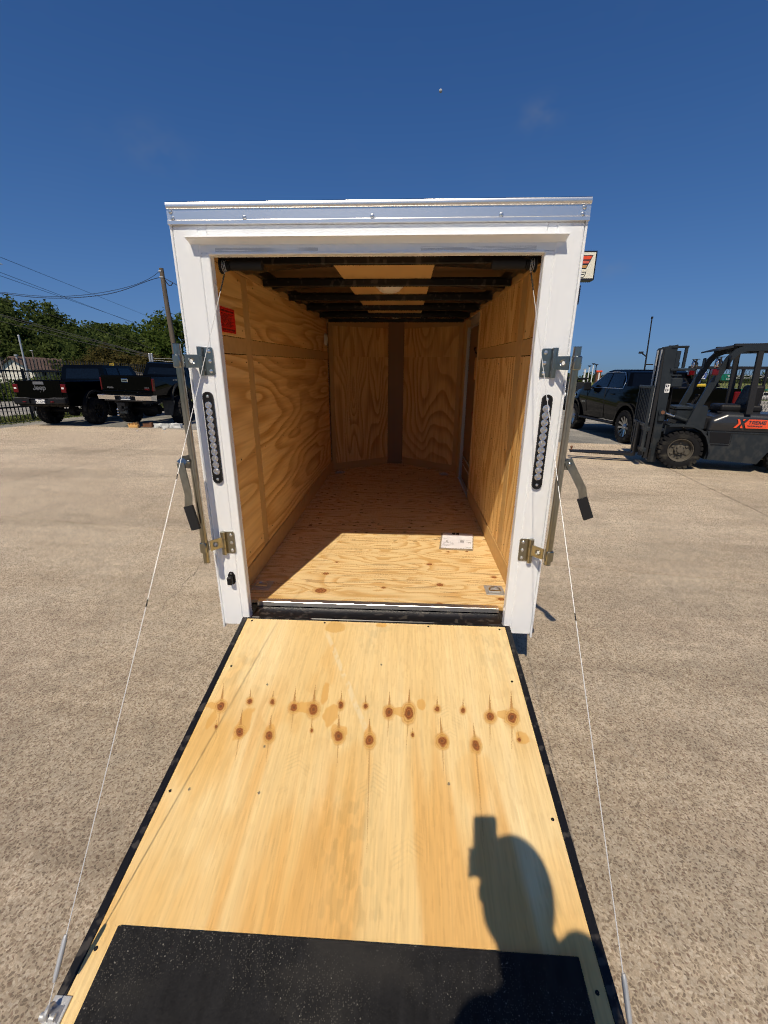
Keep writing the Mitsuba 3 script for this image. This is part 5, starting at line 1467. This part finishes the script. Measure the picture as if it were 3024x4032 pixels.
# mesh-sided utility trailer behind the forklift
P = 'mesh_trailer'
lab(P, 'black utility trailer gate of steel bars and expanded mesh behind the forklift seat', 'utility trailer')
Y = 9.3
put(P + '__top_rail', bx(6.9, 11.6, Y - .04, Y + .04, 1.73, 1.80, .004), 'm_iron')
put(P + '__bottom_rail', bx(6.9, 11.6, Y - .04, Y + .04, .62, .70, .004), 'm_iron')
for x in (7.05, 7.42, 7.98, 8.17, 8.72, 9.3, 9.9, 10.5, 11.1, 11.55):
    put(P + '__upright', bx(x - .022, x + .022, Y - .025, Y + .025, .70, 1.73), 'm_iron', False)
V = []
for i in range(-13, 62):
    for sgn in (-1, 1):
        xa, xb = 7.0 + .075 * i, 7.0 + .075 * i + sgn * .44
        if min(xa, xb) > 6.92 and max(xa, xb) < 11.55:
            V.append(hull([(xa - .004, Y - .003, .70), (xa + .004, Y - .003, .70), (xa, Y + .005, .70), (xb - .004, Y - .003, 1.73), (xb + .004, Y - .003, 1.73), (xb, Y + .005, 1.73)]))
k = put(P + '__mesh', cat(V), 'm_iron', False)
lab(k, 'fine black expanded mesh between the uprights', kind='stuff')
put(P + '__deck', cat(bx(6.9, 11.6, Y, Y + 2.0, .50, .60, .01), bx(7.2, 11.3, Y + .4, Y + 1.6, .30, .50)), 'm_iron')
for s, yy in ((-1, Y + .2), (1, Y + 1.8)):
    Wm = np.array([[0, -1.0, 0, 9.2], [s, 0, 0, yy], [0, 0, 1, .32], [0, 0, 0, 1]])
    Wm = np.array([[0, s, 0, 9.2], [s, 0, 0, yy], [0, 0, 1, .32], [0, 0, 0, 1.0]])
    wheel(P + '__wheel', Wm, .32, .2, .19, 5, False, 'm_galv', 'm_galv')
P = 'highway_sign'
lab(P, 'distant green highway sign on a grey gantry', 'road sign')
put(P, bx(62.0, 64.6, 90, 90.1, 1.35, 2.55, .02), 'm_green')
put(P + '__print', cat(wall_text('75', .36, 63.2, 89.98, 2.0), wall_text('1/2', .30, 63.3, 89.98, 1.5)), 'm_plate', False)
put(P + '__gantry', cat(tube([(64.6, 90.2, 2.2), (74, 90.2, 2.45)], .06, 6), tube([(64.6, 90.2, 1.75), (74, 90.2, 1.95)], .06, 6), *[tube([(64.8 + 1.1 * i, 90.2, 2.2 if i % 2 else 1.76), (65.9 + 1.1 * i, 90.2, 1.8 if i % 2 else 2.24)], .04, 5) for i in range(8)], cyl((74, 90.2, -.1), (74, 90.2, 2.5), .15, 8)), 'm_galv')
P = 'dealer_sign'
lab(P, 'distant round-topped blue and white sign seen through the mesh', 'sign')
put(P, cat(bx(38.65, 39.9, 60, 60.08, 1.5, 2.45, .02), cyl((39.25, 60.2, -.1), (39.25, 60.2, 1.5), .1, 8)), 'm_blue')
put(P + '__print', cat(lathe([(.24, 0), (.24, -.03), (.30, -.03), (.30, 0)], 24, 'y').apply_translation((39.27, 59.99, 2.02)), wall_text('7', .26, 39.27, 59.98, 1.9), bx(38.8, 39.75, 59.97, 59.99, 1.55, 1.66), bx(38.85, 39.7, 59.97, 59.99, 2.34, 2.42)), 'm_plate', False)
P = 'road_barrier'
lab(P, 'pale roadside barrier with green top rail beyond the mesh trailer', 'barrier')
put(P, bx(26, 80, 40, 40.3, -.05, .45, .02), 'm_barrier')
put(P + '__rail', bx(26, 80, 40.05, 40.2, .56, .70, .02), 'm_green')
for i in range(16):
    put(P + '__panel', bx(27 + .42 * i * 1.6, 27.45 + .42 * i * 1.6, 39.985, 40, .16, .40), 'm_gasket', False)
    put(P + '__post', bx(27.1 + 3.3 * i, 27.2 + 3.3 * i, 40.08, 40.16, .45, .56), 'm_green', False)
P = 'moon'
lab(P, 'tiny pale daytime moon in the upper sky', 'moon')
d = np.array([0.0456182, 0.89036851, 0.4529491])
put(P, trimesh.creation.icosphere(3, 6.5).apply_translation(CAM + d * 2400), 'm_moon', True)

# ------------------------------------------------------------------ the photographer, behind the camera; her or his shadow falls on the ramp
def flesh(bones, edge=.02, it=12):
    parts = []
    for (a, ra, b, rb) in bones:
        pa = trimesh.creation.icosphere(2, ra).apply_translation(a); pb = trimesh.creation.icosphere(2, rb).apply_translation(b)
        parts.append(man(hull(np.vstack([pa.vertices, pb.vertices]))))
    u = parts[0]
    for q_ in parts[1:]:
        u = u + q_
    u = u.refine_to_length(edge)
    m = unman(u)
    m.merge_vertices()
    v0 = np.array(m.vertices)
    trimesh.smoothing.filter_taubin(m, iterations=it)
    bad = np.linalg.norm(m.vertices - v0, axis=1) > edge * .8
    m.vertices = np.where(bad[:, None], v0, m.vertices)
    return m


P = 'person'
lab(P, 'person in dark shirt and jeans holding up a phone, taking this photograph', 'person')
PM = TR
SHr, SHl = (.355, -2.15, 1.165), (.03, -2.33, 1.11)
nk0, hd = (.205, -2.22, 1.19), (.185, -2.12, 1.355)
ELr, WRr = (.36, -2.07, .92), (.245, -1.965, 1.135)
ELl, WRl = (-.06, -2.40, .92), (-.02, -2.22, .68)
head = trimesh.creation.icosphere(4, 1.0)
v = np.array(head.vertices) * (.088, .105, .126)
v[:, 0] *= 1 - .22 * np.clip(-v[:, 2] / .122, 0, 1) ** 1.5 * (v[:, 1] > -.05)       # narrower jaw
ff = np.exp(-((v[:, 0] / .013) ** 2 + ((v[:, 2] + .010) / .024) ** 2)) * (v[:, 1] > 0); v[:, 1] += .024 * ff   # nose
for sx in (-1, 1):
    e = np.exp(-(((v[:, 0] - sx * .032) / .016) ** 2 + ((v[:, 2] - .012) / .012) ** 2)) * (v[:, 1] > 0); v[:, 1] -= .010 * e
mo = np.exp(-((v[:, 0] / .024) ** 2 + ((v[:, 2] + .055) / .008) ** 2)) * (v[:, 1] > 0); v[:, 1] -= .005 * mo
ch = np.exp(-((v[:, 0] / .025) ** 2 + ((v[:, 2] + .098) / .018) ** 2)) * (v[:, 1] > 0); v[:, 1] += .012 * ch
v = v @ np.array(rotx(-.12))[:3, :3].T + hd
headm = tm(v, head.faces)
body = flesh([(nk0, .066, (hd[0], hd[1] - .02, hd[2] - .06), .064), ((.21, -2.24, 1.12), .085, (.20, -2.24, 1.05), .12), (SHr, .052, ELr, .042), (ELr, .042, WRr, .030), (SHl, .052, ELl, .042), (ELl, .042, WRl, .030),
              ((.2, -2.25, .75), .10, (.2, -2.25, 1.0), .11), ((.30, -2.23, .72), .08, (.32, -2.20, .28), .055), ((.32, -2.2, .28), .055, (.32, -2.24, -.14), .04), ((.11, -2.27, .72), .08, (.10, -2.26, .28), .055), ((.10, -2.26, .28), .055, (.09, -2.29, -.14), .04)])
ears = [tm(np.array(trimesh.creation.icosphere(2, 1).vertices) * (.010, .018, .030) + np.array(hd) + np.array((sx * .080, -.005, -.005)), trimesh.creation.icosphere(2, 1).faces) for sx in (-1, 1)]
put(P + '__body', cat(body, headm, *ears), 'm_skin', True, PM)
hair = trimesh.creation.icosphere(3, 1.0)
hv = np.array(hair.vertices) * (.104, .120, .140)
keep = (hv[:, 2] > .015) | (hv[:, 1] < -.02)
hf = np.asarray(hair.faces); hf = hf[keep[hf].all(1)]
put(P + '__hair', tm(hv @ np.array(rotx(-.12))[:3, :3].T + np.array(hd) + (0, -.008, .006), hf), 'm_hair', True, PM)
for sx in (-1, 1):
    put(P + '__eye', trimesh.creation.icosphere(2, .011).apply_translation(np.array(hd) + (sx * .034, .083, .005)), 'm_plate', True, PM)
shirt = flesh([((.21, -2.24, 1.05), .115, (.20, -2.25, 1.0), .15), ((.20, -2.25, 1.0), .15, (.2, -2.25, .74), .15), ((.21, -2.22, 1.09), .080, SHr, .062), ((.21, -2.23, 1.07), .105, SHl, .085), ((.29, -2.17, 1.0), .12, (.30, -2.16, .92), .12), (SHr, .066, (.385, -2.09, .98), .062), (SHl, .072, (-.02, -2.36, 1.05), .062),
               ((.30, -2.18, 1.1), .10, (.28, -2.22, .8), .12), ((.11, -2.28, 1.1), .10, (.12, -2.28, .8), .12)], .025)
put(P + '__shirt', shirt, 'm_shirt', True, PM)
jeans = flesh([((.28, -2.24, .74), .11, (.12, -2.26, .74), .11), ((.29, -2.23, .70), .095, (.32, -2.20, .28), .072), ((.32, -2.2, .28), .072, (.32, -2.24, -.15), .058), ((.11, -2.27, .70), .095, (.10, -2.26, .28), .072), ((.10, -2.26, .28), .072, (.09, -2.29, -.15), .058)], .025)
put(P + '__jeans', jeans, 'm_denim', True, PM)
for x, y in ((.325, -2.22), (.085, -2.27)):
    put(P + '__shoe', flesh([((x, y - .02, -.155), .045, (x, y + .17, -.17), .038)], .015, 6), 'm_matte', True, PM)
# hands: the right one holds the phone, the left hangs
Rv, Dv, Fv = (RT.T @ np.cross(FWD, UP)), (RT.T @ -UP), (RT.T @ FWD)
camt = RT.T @ (CAM - np.array([0, 0, H0]))
ph = camt - Fv * .0125          # middle of the phone's thickness behind the lens


def onph(r, d, f=0.0):
    return tuple(ph + Rv * r + Dv * d + Fv * f)


pq = hull(np.vstack([np.asarray(trimesh.creation.cylinder(.010, .0085, sections=16).vertices) + (sx * .0265 + .003, sy * .0695 + .041, 0) for sx in (-1, 1) for sy in (-1, 1)]))
pv = np.asarray(pq.vertices)
lab('phone', 'dark phone held upright by the photographer', 'phone')
put('phone', tm(ph + pv[:, :1] * Rv + pv[:, 1:2] * Dv + pv[:, 2:] * Fv, pq.faces), 'm_gasket', 30, PM)
scr = bx(-.0305, .0365, -.034, .117, -.0052, -.0047)
sv = np.asarray(scr.vertices)
put('phone__screen', tm(ph + sv[:, :1] * Rv + sv[:, 1:2] * Dv + sv[:, 2:] * Fv, scr.faces), 'm_tint', 30, PM)
for (a, b) in ((-.022, -.018), (-.022, .004), (.0, -.018)):
    c = lathe([(.0005, .0), (.007, .0), (.0075, -.002), (.0075, -.004)], 16); cv = np.asarray(c.vertices)
    put('phone__lens', tm(ph + (cv[:, :1] + a) * Rv + (cv[:, 1:2] + b) * Dv + (cv[:, 2:] + .0062) * Fv, c.faces), 'm_tint', 30, PM)
pal = (.225, -1.958, 1.165)
fing = [(np.array(WRr), .030, np.array(onph(.030, .115, -.022)), .026), (np.array(onph(.030, .115, -.022)), .026, np.array(onph(.020, .085, -.024)), .022)]
for i, d in enumerate((.070, .090, .110, .130)):
    a, b, c = onph(.048, d + .004, -.016), onph(.020, d, -.020), onph(-.038 - .004 * (i == 1), d - .002 * i, -.004)
    e = onph(-.040, d + .003 * i, .006)
    fing += [(np.array(a), .0095, np.array(b), .009), (np.array(b), .009, np.array(c), .0082), (np.array(c), .0082, np.array(e), .0075)]
th = [onph(.055, .120, -.010), onph(.052, .085, .004), onph(.042, .055, .010)]
fing += [(np.array(th[0]), .012, np.array(th[1]), .0105), (np.array(th[1]), .0105, np.array(th[2]), .009)]
lf = [onph(.0, .135, -.016), onph(-.010, .165, -.010), onph(-.008, .195, .0)]
fing += [(np.array(lf[0]), .012, np.array(lf[1]), .010), (np.array(lf[1]), .010, np.array(lf[2]), .008)]
put(P + '__hand', flesh(fing, .004, 5), 'm_skin', True, PM)
wl = np.array(WRl)
fing = [(wl, .028, wl + (0, .02, -.09), .030)]
for i, (dx, L2) in enumerate(((-.024, .068), (-.008, .078), (.009, .074), (.024, .058))):
    a = wl + (dx * .9, .02, -.095); b = a + (dx * .1, .012, -.55 * L2); c = b + (0, -.012, -.45 * L2)
    fing += [(a, .0095, b, .0085), (b, .0085, c, .0075)]
a = wl + (.026, .02, -.05); b = a + (.016, .02, -.035); fing += [(a, .012, b, .010), (b, .010, b + (.002, .014, -.025), .0085)]
put(P + '__hand', flesh(fing, .004, 5), 'm_skin', True, PM)
